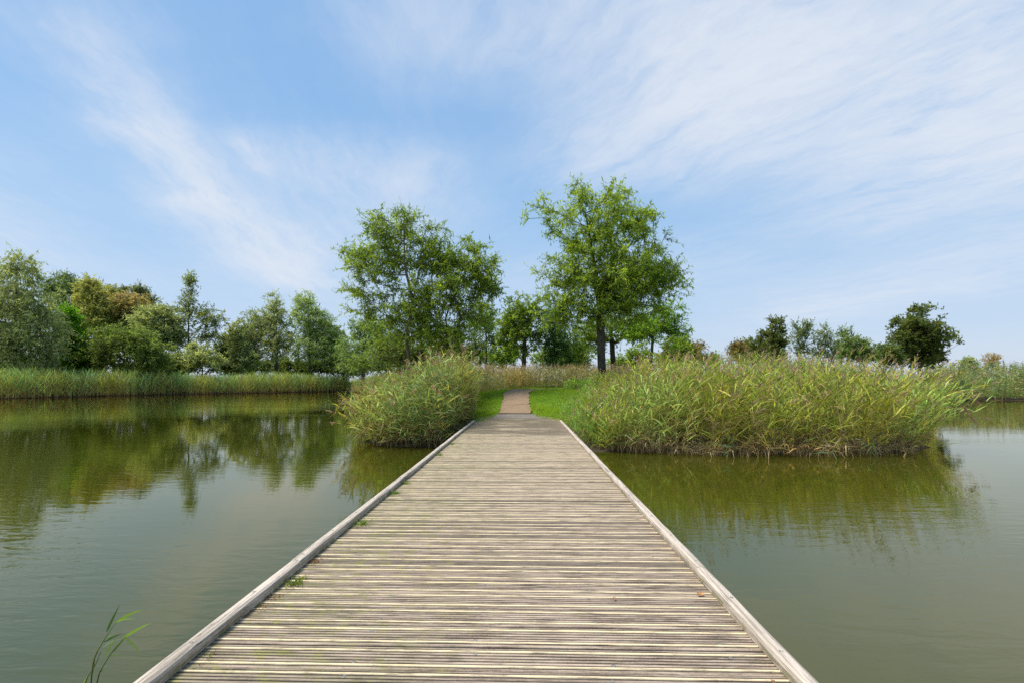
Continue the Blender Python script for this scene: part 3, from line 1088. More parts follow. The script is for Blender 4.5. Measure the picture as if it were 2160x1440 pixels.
for nm, lab, d, px, bl, n, cl in (
        ('shrub', 'grey green shrub at the foot of the slender open tree', 72, 425, [(425, 755, 42, 30), (380, 765, 35, 22)], 170, WILLOW),
        ('shrub', 'dark shrub between the slender tree and the willow pair', 82, 485, [(485, 735, 28, 34), (480, 770, 34, 20)], 150, DARK),
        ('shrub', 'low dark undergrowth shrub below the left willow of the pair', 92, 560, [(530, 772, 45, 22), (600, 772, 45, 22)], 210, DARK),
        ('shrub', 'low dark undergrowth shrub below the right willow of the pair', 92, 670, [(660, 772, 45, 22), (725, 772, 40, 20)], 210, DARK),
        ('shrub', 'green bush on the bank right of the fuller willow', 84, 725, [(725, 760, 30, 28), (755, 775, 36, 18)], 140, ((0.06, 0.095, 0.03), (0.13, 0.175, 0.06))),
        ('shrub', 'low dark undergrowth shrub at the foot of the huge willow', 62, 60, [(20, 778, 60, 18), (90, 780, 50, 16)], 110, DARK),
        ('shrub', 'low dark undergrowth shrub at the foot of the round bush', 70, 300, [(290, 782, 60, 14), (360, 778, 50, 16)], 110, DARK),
        ('shrub', 'tall grey green bush left of the willow pair', 80, 510, [(505, 715, 26, 40), (515, 760, 34, 25)], 150, WILLOW),
        ('shrub', 'pale green bush between the fuller willow and bank end', 88, 712, [(712, 725, 22, 38), (715, 765, 30, 22)], 120, ((0.085, 0.118, 0.042), (0.17, 0.205, 0.085))),
        ('shrub', 'dark bush between cypress and round bush', 68, 175, [(120, 775, 60, 20), (190, 770, 45, 25)], 140, DARK)):
    tree(nm, lab, 'shrub', d, [(px, 800), (px, 780), (px, 750)], bl, n, (0.32, 0.12), *cl, trunk_r=0.1, crown_from=0.0, twigs=7, lpt=10, twig_len=1.0, stems=4, droop=0.15)
tree('willow_tree', 'left willow of a pale grey green pair with open lower crown', 'tree', 84,
     [(585, 800), (584, 720), (580, 640)],
     [(580, 640, 16, 24), (578, 675, 34, 36), (540, 690, 28, 40), (585, 725, 50, 38), (530, 735, 22, 30)],
     310, (0.34, 0.10), *WILLOW, trunk_r=0.3, crown_from=0.12, twigs=7, lpt=9, twig_len=1.4, droop=0.35, up=0.4, bark=(0.05, 0.042, 0.034), mix=0.42)
tree('willow_tree', 'right fuller willow of the pale grey green pair', 'tree', 85,
     [(655, 800), (654, 720), (650, 640)],
     [(645, 635, 20, 24), (648, 675, 34, 38), (682, 690, 26, 42), (660, 730, 50, 42), (695, 735, 22, 40)],
     330, (0.34, 0.10), (0.10, 0.14, 0.045), (0.21, 0.26, 0.10), trunk_r=0.3, crown_from=0.1, twigs=7, lpt=10, twig_len=1.4, droop=0.4, up=0.4, mix=0.42)
tree('willow_tree', 'grey green willow with dark trunk at the end of the left bank', 'tree', 70,
     [(768, 800), (766, 760), (764, 710)],
     [(760, 690, 26, 28), (755, 730, 38, 35), (800, 720, 42, 45), (790, 690, 30, 20), (735, 765, 28, 20), (830, 765, 50, 25)],
     300, (0.28, 0.09), (0.075, 0.115, 0.035), (0.16, 0.215, 0.075), trunk_r=0.35, bark=(0.03, 0.025, 0.02), crown_from=0.2, twigs=7, lpt=9, twig_len=1.1, droop=0.35, mix=0.38)

# --- shrubs and trees behind the right reed bed
for nm, lab, cat, d, px, bl, n, lf, cl, kw in (
        ('shrub', 'dark green shrub with upright shoots behind the right reeds', 'shrub', 42, 1605, [(1585, 742, 42, 26), (1630, 725, 30, 38), (1640, 695, 18, 22, 0.6), (1610, 755, 50, 20)], 230, (0.20, 0.10), ((0.038, 0.055, 0.015), (0.09, 0.10, 0.03)), dict(up=0.6)),
        ('shrub', 'rusty orange leaved shrub at left of the dark green shrub', 'shrub', 40, 1560, [(1557, 745, 18, 24)], 45, (0.17, 0.08), ((0.075, 0.072, 0.022), (0.155, 0.105, 0.042)), dict(up=0.5)),
        ('sapling', 'sparse see-through sapling, the taller of two behind the right reeds', 'shrub', 37, 1692, [(1690, 700, 22, 30), (1695, 735, 28, 25)], 55, (0.15, 0.065), ((0.055, 0.085, 0.03), (0.13, 0.16, 0.07)), dict(up=0.7, lpt=7)),
        ('sapling', 'sparse see-through sapling right of the taller one', 'shrub', 37.5, 1738, [(1738, 715, 26, 26), (1740, 745, 32, 22)], 50, (0.15, 0.065), ((0.055, 0.085, 0.03), (0.13, 0.16, 0.07)), dict(up=0.6, lpt=7)),
        ('shrub', 'green bush between the saplings and the round dark tree', 'shrub', 42, 1800, [(1795, 738, 34, 30), (1785, 705, 14, 14, 0.5), (1825, 750, 22, 18)], 130, (0.18, 0.075), ((0.06, 0.095, 0.025), (0.14, 0.17, 0.06)), dict(up=0.5)),
        ('shrub', 'small dark shrub just left of the round dark tree', 'shrub', 44, 1868, [(1866, 745, 24, 20), (1885, 760, 30, 14)], 75, (0.19, 0.085), DARK, dict(up=0.4)),
        ('maple_tree', 'round dark green tree standing alone at far right', 'tree', 45, 1942, [(1935, 690, 48, 38), (1955, 720, 52, 40), (1915, 715, 36, 38), (1950, 755, 42, 24), (1890, 680, 12, 12, 0.5), (1940, 655, 25, 12, 0.7)], 330, (0.22, 0.11), ((0.034, 0.053, 0.013), (0.095, 0.108, 0.030)), dict(up=0.3, stems=1, trunk_r=0.2)),
        ('shrub', 'orange tipped shrub right of the slim light tree', 'shrub', 37, 1465, [(1462, 745, 26, 26), (1480, 760, 18, 14)], 70, (0.17, 0.075), ((0.065, 0.080, 0.018), (0.175, 0.120, 0.042)), dict(up=0.4)),
        ('shrub', 'tiny green shrub in the dip of the skyline', 'shrub', 46, 1512, [(1505, 762, 12, 16)], 25, (0.19, 0.08), ASH, dict(up=0.4)),
        ('distant_tree', 'tiny grey green tree on the far right skyline', 'tree', 95, 2041, [(2041, 768, 13, 13), (2045, 782, 16, 8)], 45, (0.34, 0.14), WILLOW, dict(up=0.4, stems=1)),
        ('distant_tree', 'tiny brown topped sparse tree on the far right skyline', 'tree', 92, 2093, [(2092, 755, 15, 10), (2095, 768, 12, 10, 0.6)], 30, (0.30, 0.13), ((0.16, 0.12, 0.07), (0.26, 0.20, 0.12)), dict(up=0.4, stems=1, lpt=6))):
    a = dict(trunk_r=0.07, crown_from=0.05, twigs=6, lpt=10, twig_len=0.6 if d < 60 else 1.0, stems=4, spread=0.55, droop=0.05, bark=(0.05, 0.042, 0.034))
    a.update(kw)
    top = min(b[1] for b in bl)
    tree(nm, lab, cat, d, [(px, 800), (px, 780), (px, (top + 790) / 2)], bl, n, lf, *cl, **a)


# ------------------------------------------------------------------ reeds
def lerp3(a, b, t):
    return np.array(a)[None] * (1 - t[:, None]) + np.array(b)[None] * t[:, None]


def reeds(base, h, lean, out_dir, n_leaf, leaf_len, leaf_w, pal, wind, plume=0.35, stem_r=0.004, leafK=4, t0=0.18, dead=0.12, droopy=0.5, stem_col=((0.30, 0.23, 0.11), (0.16, 0.20, 0.06)), seed=0, plume_col=(0.33, 0.215, 0.155), far=False):
    """base (N,3), h (N), lean (N) metres of tip offset along out_dir (N,3)."""
    g = np.random.default_rng(seed)
    S = Soup()
    N = len(base)
    ts = np.array([0, 0.3, 0.6, 0.85, 1.0])

    def at(idx, t):
        hh = h[idx]
        ln = lean[idx]
        q = np.clip(ln / np.maximum(hh, 0.1), 0, 0.95)
        return base[idx] + out_dir[idx] * (ln * t ** 1.8)[:, None] + np.array([0, 0, 1.0])[None] * (hh * (t - 0.35 * q * q * t ** 2.6))[:, None]

    alln = np.arange(N)
    pts = np.stack([at(alln, np.full(N, t)) for t in ts], 1)
    sr = stem_r * g.uniform(0.75, 1.3, N)
    if far:
        sd = unit(g.normal(size=(N, 3)) * np.array([1, 1, 0.0])[None])
        S.ribbons(pts[:, [0, 2, 4]], (sr * 2.2)[:, None] * np.array([1, 0.8, 0.4])[None], sd,
                  np.stack([lerp3(stem_col[0], stem_col[1], np.full(N, v_)) for v_ in (0.05, 0.55, 0.95)], 1) * g.uniform(0.7, 1.25, (N, 1, 1)))
    for k in (() if far else range(4)):
        cmid = lerp3(stem_col[0], stem_col[1], np.clip(np.full(N, ts[k] + 0.1) + g.normal(0, 0.15, N), 0, 1)) * g.uniform(0.7, 1.25, (N, 1))
        S.tubes(pts[:, k], pts[:, k + 1], sr * (1 - 0.6 * ts[k]), sr * (1 - 0.6 * ts[k + 1]), cmid, 3)
    # leaves
    idx = np.repeat(alln, n_leaf)
    m_ = len(idx)
    t = t0 + (1.0 - t0) * (np.tile(np.arange(n_leaf), N) + g.random(m_)) / n_leaf
    root = at(idx, t)
    az = g.uniform(0, 2 * np.pi, m_)
    hor = unit(np.stack([np.cos(az), np.sin(az), np.zeros(m_)], 1) + wind[None] * 1.0 + out_dir[idx] * np.clip(lean[idx] / 1.2, 0, 1)[:, None])
    rise = g.uniform(0.3, 1.8, m_) * (0.5 + 0.8 * t)
    d0 = unit(hor + np.array([0, 0, 1.0])[None] * rise[:, None])
    L = leaf_len * g.uniform(0.55, 1.25, m_) * (0.7 + 0.4 * np.sin(np.pi * np.clip(t, 0, 1)))
    W = leaf_w * g.uniform(0.6, 1.3, m_)
    isdead = g.random(m_) < dead * (1.9 - 1.5 * t)
    W = np.where(isdead, W * 0.75, W)
    dr = droopy * g.uniform(0.2, 1.6, m_) * np.where(isdead, 1.7, 1.0)
    ks = np.linspace(0, 1, leafK)
    C = np.stack([root + d0 * (L * k)[:, None] - np.array([0, 0, 1.0])[None] * (L * dr * k * k)[:, None] for k in ks], 1)
    prof = np.interp(ks, [0, 0.25, 0.6, 1.0], [0.55, 1.0, 0.75, 0.06])
    side = unit(np.cross(d0, unit(np.array([0, 0, 1.0])[None] + g.normal(size=(m_, 3)) * 0.7)))
    pt = 0.42 * lowfreq(base[:, 0], base[:, 1], 1.9, 0.5 + seed) + g.normal(0, 0.2, N)
    f = np.clip(g.normal(0.45, 0.25, m_) + pt[idx], 0, 1)
    cc = lerp3(pal[0], pal[1], f)
    pa = lowfreq(base[:, 1], base[:, 0], 1.2, seed) + g.normal(0, 0.35, N)
    cc[:, 0] *= (1 + 0.28 * np.clip(pa, -1, 1))[idx]
    cc[:, 2] *= (1 - 0.35 * np.clip(pa, -0.9, 1))[idx]
    cc *= (1 + 0.22 * np.clip(g.normal(0, 1, N), -1.5, 1.5))[idx][:, None]
    yl = g.random(m_) < 0.07
    cc[yl] = lerp3((0.20, 0.20, 0.035), (0.27, 0.21, 0.05), g.random(yl.sum()))
    cc[isdead] = lerp3((0.26, 0.17, 0.07), (0.44, 0.34, 0.17), g.random(isdead.sum()))
    cc *= g.uniform(0.7, 1.3, (m_, 1)) * np.where(isdead, 1.0, REED_GAIN)[:, None]
    S.ribbons(C, W[:, None] * prof[None], side, cc)
    # seed heads
    pl = np.where(g.random(N) < plume)[0]
    if len(pl):
        q = 8 if far else 24
        idx = np.repeat(pl, q)
        m_ = len(idx)
        tt = g.random(m_)
        tip = at(idx, np.ones(m_))
        ax = unit(at(idx, np.ones(m_)) - at(idx, np.full(m_, 0.88)))
        dirp = unit(ax + wind[None] * 0.5)
        st = tip + dirp * (0.20 * tt)[:, None]
        dd = unit(dirp * 0.9 + g.normal(size=(m_, 3)) * 0.28 + wind[None] * 0.5)
        LL = 0.13 * g.uniform(0.5, 1.3, m_) * (1.1 - 0.5 * tt)
        C = np.stack([st, st + dd * (LL * 0.5)[:, None], st + dd * LL[:, None] - np.array([0, 0, 0.35])[None] * LL[:, None]], 1)
        pc = np.array(plume_col)[None] * np.repeat(g.uniform(0.65, 1.6, (len(pl), 1)), q, 0) * g.uniform(0.8, 1.2, (m_, 1))
        if far:
            S.ribbons(C[:, [0, 2]], np.stack([np.full(m_, 0.03), np.full(m_, 0.008)], 1), unit(g.normal(size=(m_, 3))), pc)
        else:
            S.ribbons(C, np.stack([np.full(m_, 0.007), np.full(m_, 0.018), np.full(m_, 0.005)], 1), unit(g.normal(size=(m_, 3))), pc)
    return S


def scatter_poly(poly, n, g):
    poly = np.array(poly, float)
    lo, hi = poly.min(0), poly.max(0)
    out = np.zeros((0, 2))
    while len(out) < n:
        p = lo + (hi - lo) * g.random((n * 2, 2))
        ins = np.zeros(len(p), bool)
        for i in range(len(poly)):
            a, b = poly[i], poly[(i + 1) % len(poly)]
            c = (a[1] > p[:, 1]) != (b[1] > p[:, 1])
            xi = a[0] + (p[:, 1] - a[1]) / (b[1] - a[1] + 1e-12) * (b[0] - a[0])
            ins ^= c & (p[:, 0] < xi)
        out = np.concatenate([out, p[ins]])
    return out[:n]


def lowfreq(x, y, k, ph):
    return (np.sin(x * k + ph) + np.sin(y * k * 1.3 + ph * 2.1) + np.sin((x + y) * k * 0.7 + ph * 3.3)) / 3


REED_A = ((0.082, 0.112, 0.017), (0.205, 0.228, 0.042))      # fresh yellow green
REED_B = ((0.088, 0.116, 0.026), (0.195, 0.218, 0.062))      # bluish grey green


def bed(name, label, poly, n, hrange, pal, wind, lean_fn, seed, cat='reeds', **kw):
    g = np.random.default_rng(seed)
    p = scatter_poly(poly, n, g)
    z = np.maximum(height(p[:, 0], p[:, 1]), -0.25)
    base = np.concatenate([p, z[:, None]], 1)
    hs, ln, od = lean_fn(p, g)
    h = hs * g.uniform(hrange[0], hrange[1], n)
    S = reeds(base, h, ln, od, pal=pal, wind=np.array(wind, float), seed=seed + 1, **kw)
    o = link(name, S.mesh(name, M_REED))
    return tag(o, label, cat, kind='stuff')


def od_rand(g, n, bias):
    v = g.normal(size=(n, 3)) * 0.8 + np.array(bias)[None]
    v[:, 2] = 0
    return unit(v)


# right reed bed beside the boardwalk
def lean_right(p, g):
    n = len(p)
    s = shore(p[:, 0], p[:, 1])
    nearside = np.clip((11.3 + 1.8 - p[:, 1]) / 1.8, 0, 1)
    right = np.clip((p[:, 0] - 8.6) / 2.0, 0, 1)
    hs = 0.48 + 0.52 * sstep(1.7, 4.4, p[:, 0]) + 0.16 * lowfreq(p[:, 0], p[:, 1], 1.5, 1.0)
    ln = np.abs(g.normal(0.12, 0.25, n)) + 0.50 * np.clip(1 - s / 1.2, 0, 1) * g.random(n) + right * np.clip(1 - s / 2.5, 0, 1) * g.uniform(0.2, 1.3, n)
    od = g.normal(size=(n, 3)) * 0.7
    od[:, 0] += 0.35 + 1.4 * right
    od[:, 1] -= 1.0 * np.clip(1 - s / 1.0, 0, 1)
    od[:, 2] = 0
    return hs, ln, unit(od)


RB = [(1.75, 13.2), G(1275, 12.15), G(1500, 11.55), G(1720, 11.4), G(1912, 11.65), G(1948, 12.6), G(1940, 15), G(1925, 19), G(1700, 20), G(1500, 19), (5.0, 18.5), (3.0, 18.0), (2.1, 16.2)]
bed('reed_bed', 'tall green reed bed with brown seed heads right of the boardwalk', RB, 3200, (1.15, 2.3), REED_A, (0.22, 0.0, 0.15), lean_right, 301,
    far=True, n_leaf=12, leaf_len=0.52, leaf_w=0.032, plume=0.5, t0=0.10, stem_r=0.005, dead=0.22, droopy=0.34)
bed('reed_bed', 'taller brown tipped reeds farther back behind the right reed bed', [G(1330, 20), G(1500, 20), G(1930, 20), G(1945, 27), G(1600, 28), G(1330, 24)], 900, (1.6, 2.3), REED_A, (0.5, 0, 0.1),
    lambda p, g: (np.ones(len(p)), np.abs(g.normal(0.2, 0.2, len(p))), od_rand(g, len(p), (0.6, 0, 0))), 305, far=True, n_leaf=9, leaf_len=0.5, leaf_w=0.032, plume=0.5, leafK=3, t0=0.35)
bed('reed_bed', 'thin reed fringe along the shore behind the right reed bed', [G(1950, 19), G(1962, 19), G(1958, 30), G(1985, 43.8), G(1930, 46), G(1925, 30)], 700, (1.3, 2.0), REED_A, (0.2, 0, 0.1),
    lambda p, g: (np.ones(len(p)), np.abs(g.normal(0.2, 0.2, len(p))), od_rand(g, len(p), (0.4, 0, 0))), 307, far=True, n_leaf=8, leaf_len=0.55, leaf_w=0.045, plume=0.4, leafK=3, t0=0.05)
# dense dead stalks along the waterline of the right bed
bed('dead_stalks', 'straw coloured dead stalks along the waterline of the right reeds', [G(1300, 12.0), G(1500, 11.5), G(1720, 11.35), G(1930, 11.6), G(1940, 12.2), G(1500, 12.1), G(1310, 12.5)], 420, (0.25, 0.8),
    ((0.20, 0.14, 0.06), (0.36, 0.27, 0.13)), (0.1, -0.2, 0), lambda p, g: (0.75 + 0.55 * lowfreq(p[:, 0], p[:, 1], 2.3, 0.7), np.abs(g.normal(0, 0.3, len(p))), od_rand(g, len(p), (0, -0.5, 0))), 309, cat='dead reeds',
    n_leaf=4, leaf_len=0.32, leaf_w=0.018, plume=0, leafK=3, dead=0.6, stem_col=((0.32, 0.24, 0.12), (0.36, 0.28, 0.15)), stem_r=0.005, droopy=0.9)


# left reed clump
def lean_left(p, g):
    n = len(p)
    s = shore(p[:, 0], p[:, 1])
    k = np.clip(1 - s / 1.6, 0, 1)
    hs = 0.68 + 0.24 * sstep(0.3, 3.0, s) + 0.14 * sstep(-4.6, -2.4, p[:, 0]) + 0.16 * lowfreq(p[:, 0], p[:, 1], 1.7, 0.4)
    ln = np.abs(g.normal(0.2, 0.2, n)) + 0.75 * k * g.random(n)
    od = g.normal(size=(n, 3)) * 0.6
    od[:, 0] -= 1.0 * k * np.clip((-2.0 - p[:, 0]) / 2.0, 0, 1) + 0.1
    od[:, 1] -= 0.9 * k
    od[:, 2] = 0
    return hs, ln, unit(od)


LB = [G(748, 14.4), G(800, 13.1), G(900, 12.85), G(935, 12.9), (-2.05, 15.2), (-2.0, 19.2), (-3.6, 21.5), (-5.2, 20.5), (-5.3, 18)]
bed('reed_bed', 'drooping grey green reed clump left of the boardwalk', LB, 1700, (1.35, 2.5), REED_B, (-0.2, -0.1, 0.0), lean_left, 321,
    n_leaf=13, leaf_len=0.50, leaf_w=0.035, plume=0.2, t0=0.08, stem_r=0.005, dead=0.22, droopy=0.45)
bed('reed_bed', 'yellowing reeds rising behind the left reed clump', [(-4.9, 20.5), (-2.1, 19.6), (-2.3, 24), (-4.5, 27), (-7, 26)], 900, (1.7, 2.3), ((0.085, 0.115, 0.025), (0.18, 0.185, 0.055)), (0.1, 0, 0.1),
    lambda p, g: (np.ones(len(p)), np.abs(g.normal(0.15, 0.15, len(p))), od_rand(g, len(p), (0, 0, 0))), 325, far=True, n_leaf=10, leaf_len=0.45, leaf_w=0.03, plume=0.35, leafK=3, dead=0.25)
# dry reed behind the lawn
bed('dry_reeds', 'dry pinkish brown reeds along the back of the lawn', [(-4.2, 27.5), (-2.2, 27.2), (-0.4, 29.6), (2, 30.4), (6.5, 30.4), (9, 31), (9, 34), (-6, 34)], 2400, (0.95, 1.5), ((0.105, 0.118, 0.042), (0.185, 0.155, 0.078)), (0.1, 0, 0.2),
    lambda p, g: (np.ones(len(p)), np.abs(g.normal(0.1, 0.15, len(p))), od_rand(g, len(p), (0, 0, 0))), 329, cat='dead reeds', far=True, n_leaf=9, leaf_len=0.40, leaf_w=0.04, t0=0.05, plume=0.55, leafK=3, dead=0.3,
    plume_col=(0.38, 0.26, 0.19))
# weedy grasses by the right rail and on the lawn's edge
bed('tall_grass', 'knee high green weeds and grasses beside the right rail end', [(1.5, 12.6), G(1275, 12.2), (3.6, 15.2), (5.2, 17.5), (7.5, 24), (5.6, 26.2), (3.6, 25), (2.5, 22), (1.85, 19.6), (1.55, 18.2), (1.55, 16)], 3400, (0.45, 1.0), ((0.055, 0.125, 0.016), (0.14, 0.235, 0.035)), (0, -0.1, 0.1),
    lambda p, g: (0.8 + 0.35 * sstep(1.6, 3.6, p[:, 0]), np.abs(g.normal(0.15, 0.15, len(p))), od_rand(g, len(p), (0, -0.3, 0))), 333, cat='grass', far=True, n_leaf=8, leaf_len=0.34, leaf_w=0.016, plume=0.05, leafK=3, dead=0.14, t0=0.05, droopy=0.8)
bed('tall_grass', 'low leafy weeds on the lawn near the tallest tree trunk', [(2.3, 26.6), (5.5, 25.5), (6.5, 28.5), (3, 29)], 700, (0.4, 0.9), ((0.075, 0.15, 0.016), (0.16, 0.25, 0.04)), (0, 0, 0.1),
    lambda p, g: (np.ones(len(p)), np.abs(g.normal(0.1, 0.15, len(p))), od_rand(g, len(p), (0, -0.3, 0))), 335, cat='grass', n_leaf=8, leaf_len=0.3, leaf_w=0.04, plume=0.08, leafK=3, dead=0.1, t0=0.05, droopy=0.7)


bed('tall_grass', 'waist high reedy weeds hiding the foot of the tallest tree', [(3.4, 24.6), (6.0, 22.5), (8.5, 25.5), (7.0, 27.2), (4.2, 26.6)], 650, (0.7, 1.15), REED_A, (0.1, 0, 0.1),
    lambda p, g: (np.ones(len(p)), np.abs(g.normal(0.12, 0.15, len(p))), od_rand(g, len(p), (0, -0.2, 0))), 337, cat='grass', far=True, n_leaf=9, leaf_len=0.42, leaf_w=0.034, plume=0.25, leafK=3, dead=0.2, t0=0.05)


# far bank on the left: cattails; far bank on the right: bushy reeds
def upright(scale=1.0, amp=0.16, ln=0.2):
    return lambda p, g: (scale * (1 + amp * lowfreq(p[:, 0], p[:, 1], 0.35, 2.0)), np.abs(g.normal(0, ln, len(p))), od_rand(g, len(p), (0, 0, 0)))


bed('cattail_bed', 'upright blue green cattail belt along the left bank', [G(-260, 41.5), G(0, 48.6), G(360, 64.2), G(735, 84.2), G(735, 88), G(360, 67.5), G(0, 51.5), G(-260, 45)], 4700, (1.75, 2.85), ((0.090, 0.140, 0.038), (0.215, 0.265, 0.080)), (0, 0, 0.6),
    upright(), 341, far=True, n_leaf=7, leaf_len=1.25, leaf_w=0.045, plume=0.05, leafK=3, t0=0.0, droopy=0.14, dead=0.13, stem_r=0.016, stem_col=((0.42, 0.27, 0.11), (0.26, 0.26, 0.08)))
bed('reed_bed', 'mixed yellow green reeds at the far end of the left bank', [G(735, 84.2), G(560, 74.5), G(560, 78), G(790, 88), (-16, 70), (-11, 45), (-8, 30), (-14.5, 44), (-23.5, 66)], 1700, (1.7, 2.6), ((0.09, 0.13, 0.03), (0.2, 0.23, 0.07)), (0, 0, 0.2),
    upright(), 345, far=True, n_leaf=8, leaf_len=0.8, leaf_w=0.05, plume=0.3, leafK=3, t0=0.05, droopy=0.35, dead=0.15, stem_r=0.012)
bed('reed_bed', 'low bushy olive reeds on the far right bank across the water', [G(1950, 44.3), G(2300, 45.8), G(2600, 44.8), G(2600, 54), G(1950, 54)], 2600, (1.7, 2.6), ((0.075, 0.10, 0.035), (0.15, 0.175, 0.07)), (0.2, -0.2, 0.1),
    upright(), 349, far=True, n_leaf=11, leaf_len=0.55, leaf_w=0.075, plume=0.45, leafK=3, t0=0.05, droopy=0.5, dead=0.08, stem_r=0.01)

# ------------------------------------------------------------------ lawn grass
def lawn():
    g = np.random.default_rng(77)
    poly = [(-3.4, 19.3), (-2.0, 18.6), (-1.7, 16.2), (-1.45, 16.2), (-1.25, 18.0), (-1.1, 20.0), (0.4, 20.0), (0.6, 18.1), (1.1, 17.0), (1.4, 16.4), (3.2, 19), (5, 22), (8, 25), (9, 30), (-3, 30), (-4.2, 26), (-3.4, 22)]
    p = scatter_poly(poly, 52000, g)
    # keep the path clear, but for ragged edges
    cl = np.array(lower + upper)
    d = np.min(np.hypot(p[:, None, 0] - cl[None, :, 0], p[:, None, 1] - cl[None, :, 1]), axis=1)
    p = p[d > 0.64 + 0.07 * g.normal(size=len(p))]
    n = len(p)
    z = height(p[:, 0], p[:, 1])
    z = np.where((p[:, 1] < 19.95) & (p[:, 1] > 15.5) & (np.abs(p[:, 0] + 0.25) < 1.6), np.maximum(z, DECK_Z - 0.02), z)
    base = np.stack([p[:, 0], p[:, 1], z - 0.01], 1)
    tall = np.clip(lowfreq(p[:, 0], p[:, 1], 2.1, 0.3), 0, 1)
    h = g.uniform(0.05, 0.14, n) + 0.20 * tall * g.random(n)
    h = np.where(p[:, 1] < 20, h * 0.8, h)
    d0 = unit(np.stack([g.normal(0, 0.5, n), g.normal(0, 0.5, n), np.ones(n)], 1))
    sag = unit(np.stack([g.normal(size=n), g.normal(size=n), np.zeros(n)], 1))
    C = np.stack([base, base + d0 * (h * 0.6)[:, None], base + d0 * h[:, None] + sag * (h * 0.35)[:, None]], 1)
    W = np.stack([np.full(n, 0.012), np.full(n, 0.011), np.full(n, 0.002)], 1)
    col = lerp3((0.185, 0.315, 0.010), (0.36, 0.49, 0.022), np.clip(g.normal(0.5, 0.25, n) + 0.25 * lowfreq(p[:, 0], p[:, 1], 1.1, 1.0), 0, 1))
    dry = g.random(n) < 0.06 + 0.10 * (lowfreq(p[:, 1], p[:, 0], 2.7, 4.0) > 0.45)
    col[dry] = lerp3((0.22, 0.19, 0.06), (0.34, 0.28, 0.12), g.random(dry.sum()))
    S = Soup()
    S.ribbons(C[:, [0, 2]], W[:, [0, 2]] * 1.5, unit(np.cross(d0, sag)), col)
    tag(link('lawn_grass', S.mesh('lawn_grass', M_GRASS)), 'vivid green mown grass on both sides of the gravel path', 'grass', kind='stuff')


lawn()


# ------------------------------------------------------------------ small things on the boardwalk
def tuft(label, x, y, n, h, pal, seed):
    g = np.random.default_rng(seed)
    b = np.stack([g.normal(0, 0.028, n), g.normal(0, 0.04, n), np.zeros(n)], 1)
    d0 = unit(np.stack([g.normal(0.1, 0.6, n), g.normal(0, 0.6, n), np.ones(n)], 1))
    hh = h * g.uniform(0.4, 1.2, n)
    sag = unit(np.stack([g.normal(size=n), g.normal(size=n), -0.4 * np.ones(n)], 1))
    C = np.stack([b, b + d0 * (hh * 0.55)[:, None], b + d0 * hh[:, None] + sag * (hh * 0.45)[:, None]], 1)
    S = Soup()
    S.ribbons(C, np.stack([np.full(n, 0.005), np.full(n, 0.0045), np.full(n, 0.0008)], 1), unit(np.cross(d0, sag)), lerp3(pal[0], pal[1], g.random(n)))
    o = link('grass_tuft', S.mesh('grass_tuft', M_GRASS), None, (x, y, DECK_Z - 0.002))
    tag(o, label, 'grass tuft', 'tufts growing along the left rail')


YG = ((0.10, 0.19, 0.012), (0.24, 0.30, 0.03))
BR = ((0.20, 0.10, 0.035), (0.34, 0.19, 0.07))
xi = X_L + 0.086 + 0.04
tuft('smallest sprout by the left rail, nearest the camera', xi + 0.01, 2.36, 14, 0.03, YG, 1)
tuft('yellow green tuft by the left rail, nearer than the rail joint', xi + 0.05, 3.22, 70, 0.075, YG, 2)
tuft('fuller green tuft by the left rail, just beyond the nearest joint', xi + 0.05, 4.55, 80, 0.085, YG, 3)
tuft('bright mossy tuft by the left rail, midway along the boardwalk', xi + 0.03, 5.8, 90, 0.06, ((0.09, 0.2, 0.01), (0.18, 0.3, 0.02)), 4)
tuft('small tuft by the left rail, second of the midway pair', xi + 0.02, 6.4, 60, 0.06, YG, 5)
tuft('far green tuft by the left rail near the reed clump', xi + 0.04, 8.9, 60, 0.07, YG, 6)
tuft('flat yellow green tuft by the left rail, farthest from the camera', xi + 0.05, 10.4, 60, 0.06, YG, 7)
for k, (yy, lab) in enumerate(((2.85, 'rusty brown moss clump in the corner of the nearest left rail'), (3.62, 'reddish debris clump by the left rail joint'), (3.0, 'thin dry litter clump by the left rail before the tuft'))):
    tuft(lab, xi + 0.0, yy, 60, 0.022, BR, 20 + k)


def dry_leaf(label, x, y, size, seed, col, rot):
    g = random.Random(seed)
    n = 9
    v = [(0, 0, 0.012)]
    for k in range(n):
        a = 2 * math.pi * k / n
        r_ = size * (0.55 + 0.45 * ((k % 2) * g.uniform(0.6, 1.1)))
        v.append((r_ * math.cos(a), 0.7 * r_ * math.sin(a), 0.006 + g.uniform(0, 0.016)))
    v.append((-size * 1.6, 0.1 * size, 0.012))
    f = [(0, 1 + k, 1 + (k + 1) % n) for k in range(n)] + [(0, 1 + n // 2, len(v) - 1)]
    o = link('dry_leaf', pymesh('dry_leaf', v, f, plain('dry_leaf', col, 0.8, 0.2, 0.35, 60)), None, (x, y, DECK_Z + 0.004))
    o.rotation_euler = (0, 0, rot)
    tag(o, label, 'leaf')


dry_leaf('curled orange brown leaf lying against the right rail', 1.195, 3.10, 0.034, 1, (0.42, 0.22, 0.09), 0.6)
dry_leaf('tiny reddish leaf lying flat on the planks right of centre', 0.60, 3.02, 0.016, 2, (0.36, 0.17, 0.09), 2.1)
dry_leaf('dark brown leaf scrap near the bottom of the right rail', 1.19, 2.20, 0.02, 3, (0.20, 0.11, 0.05), 1.1)


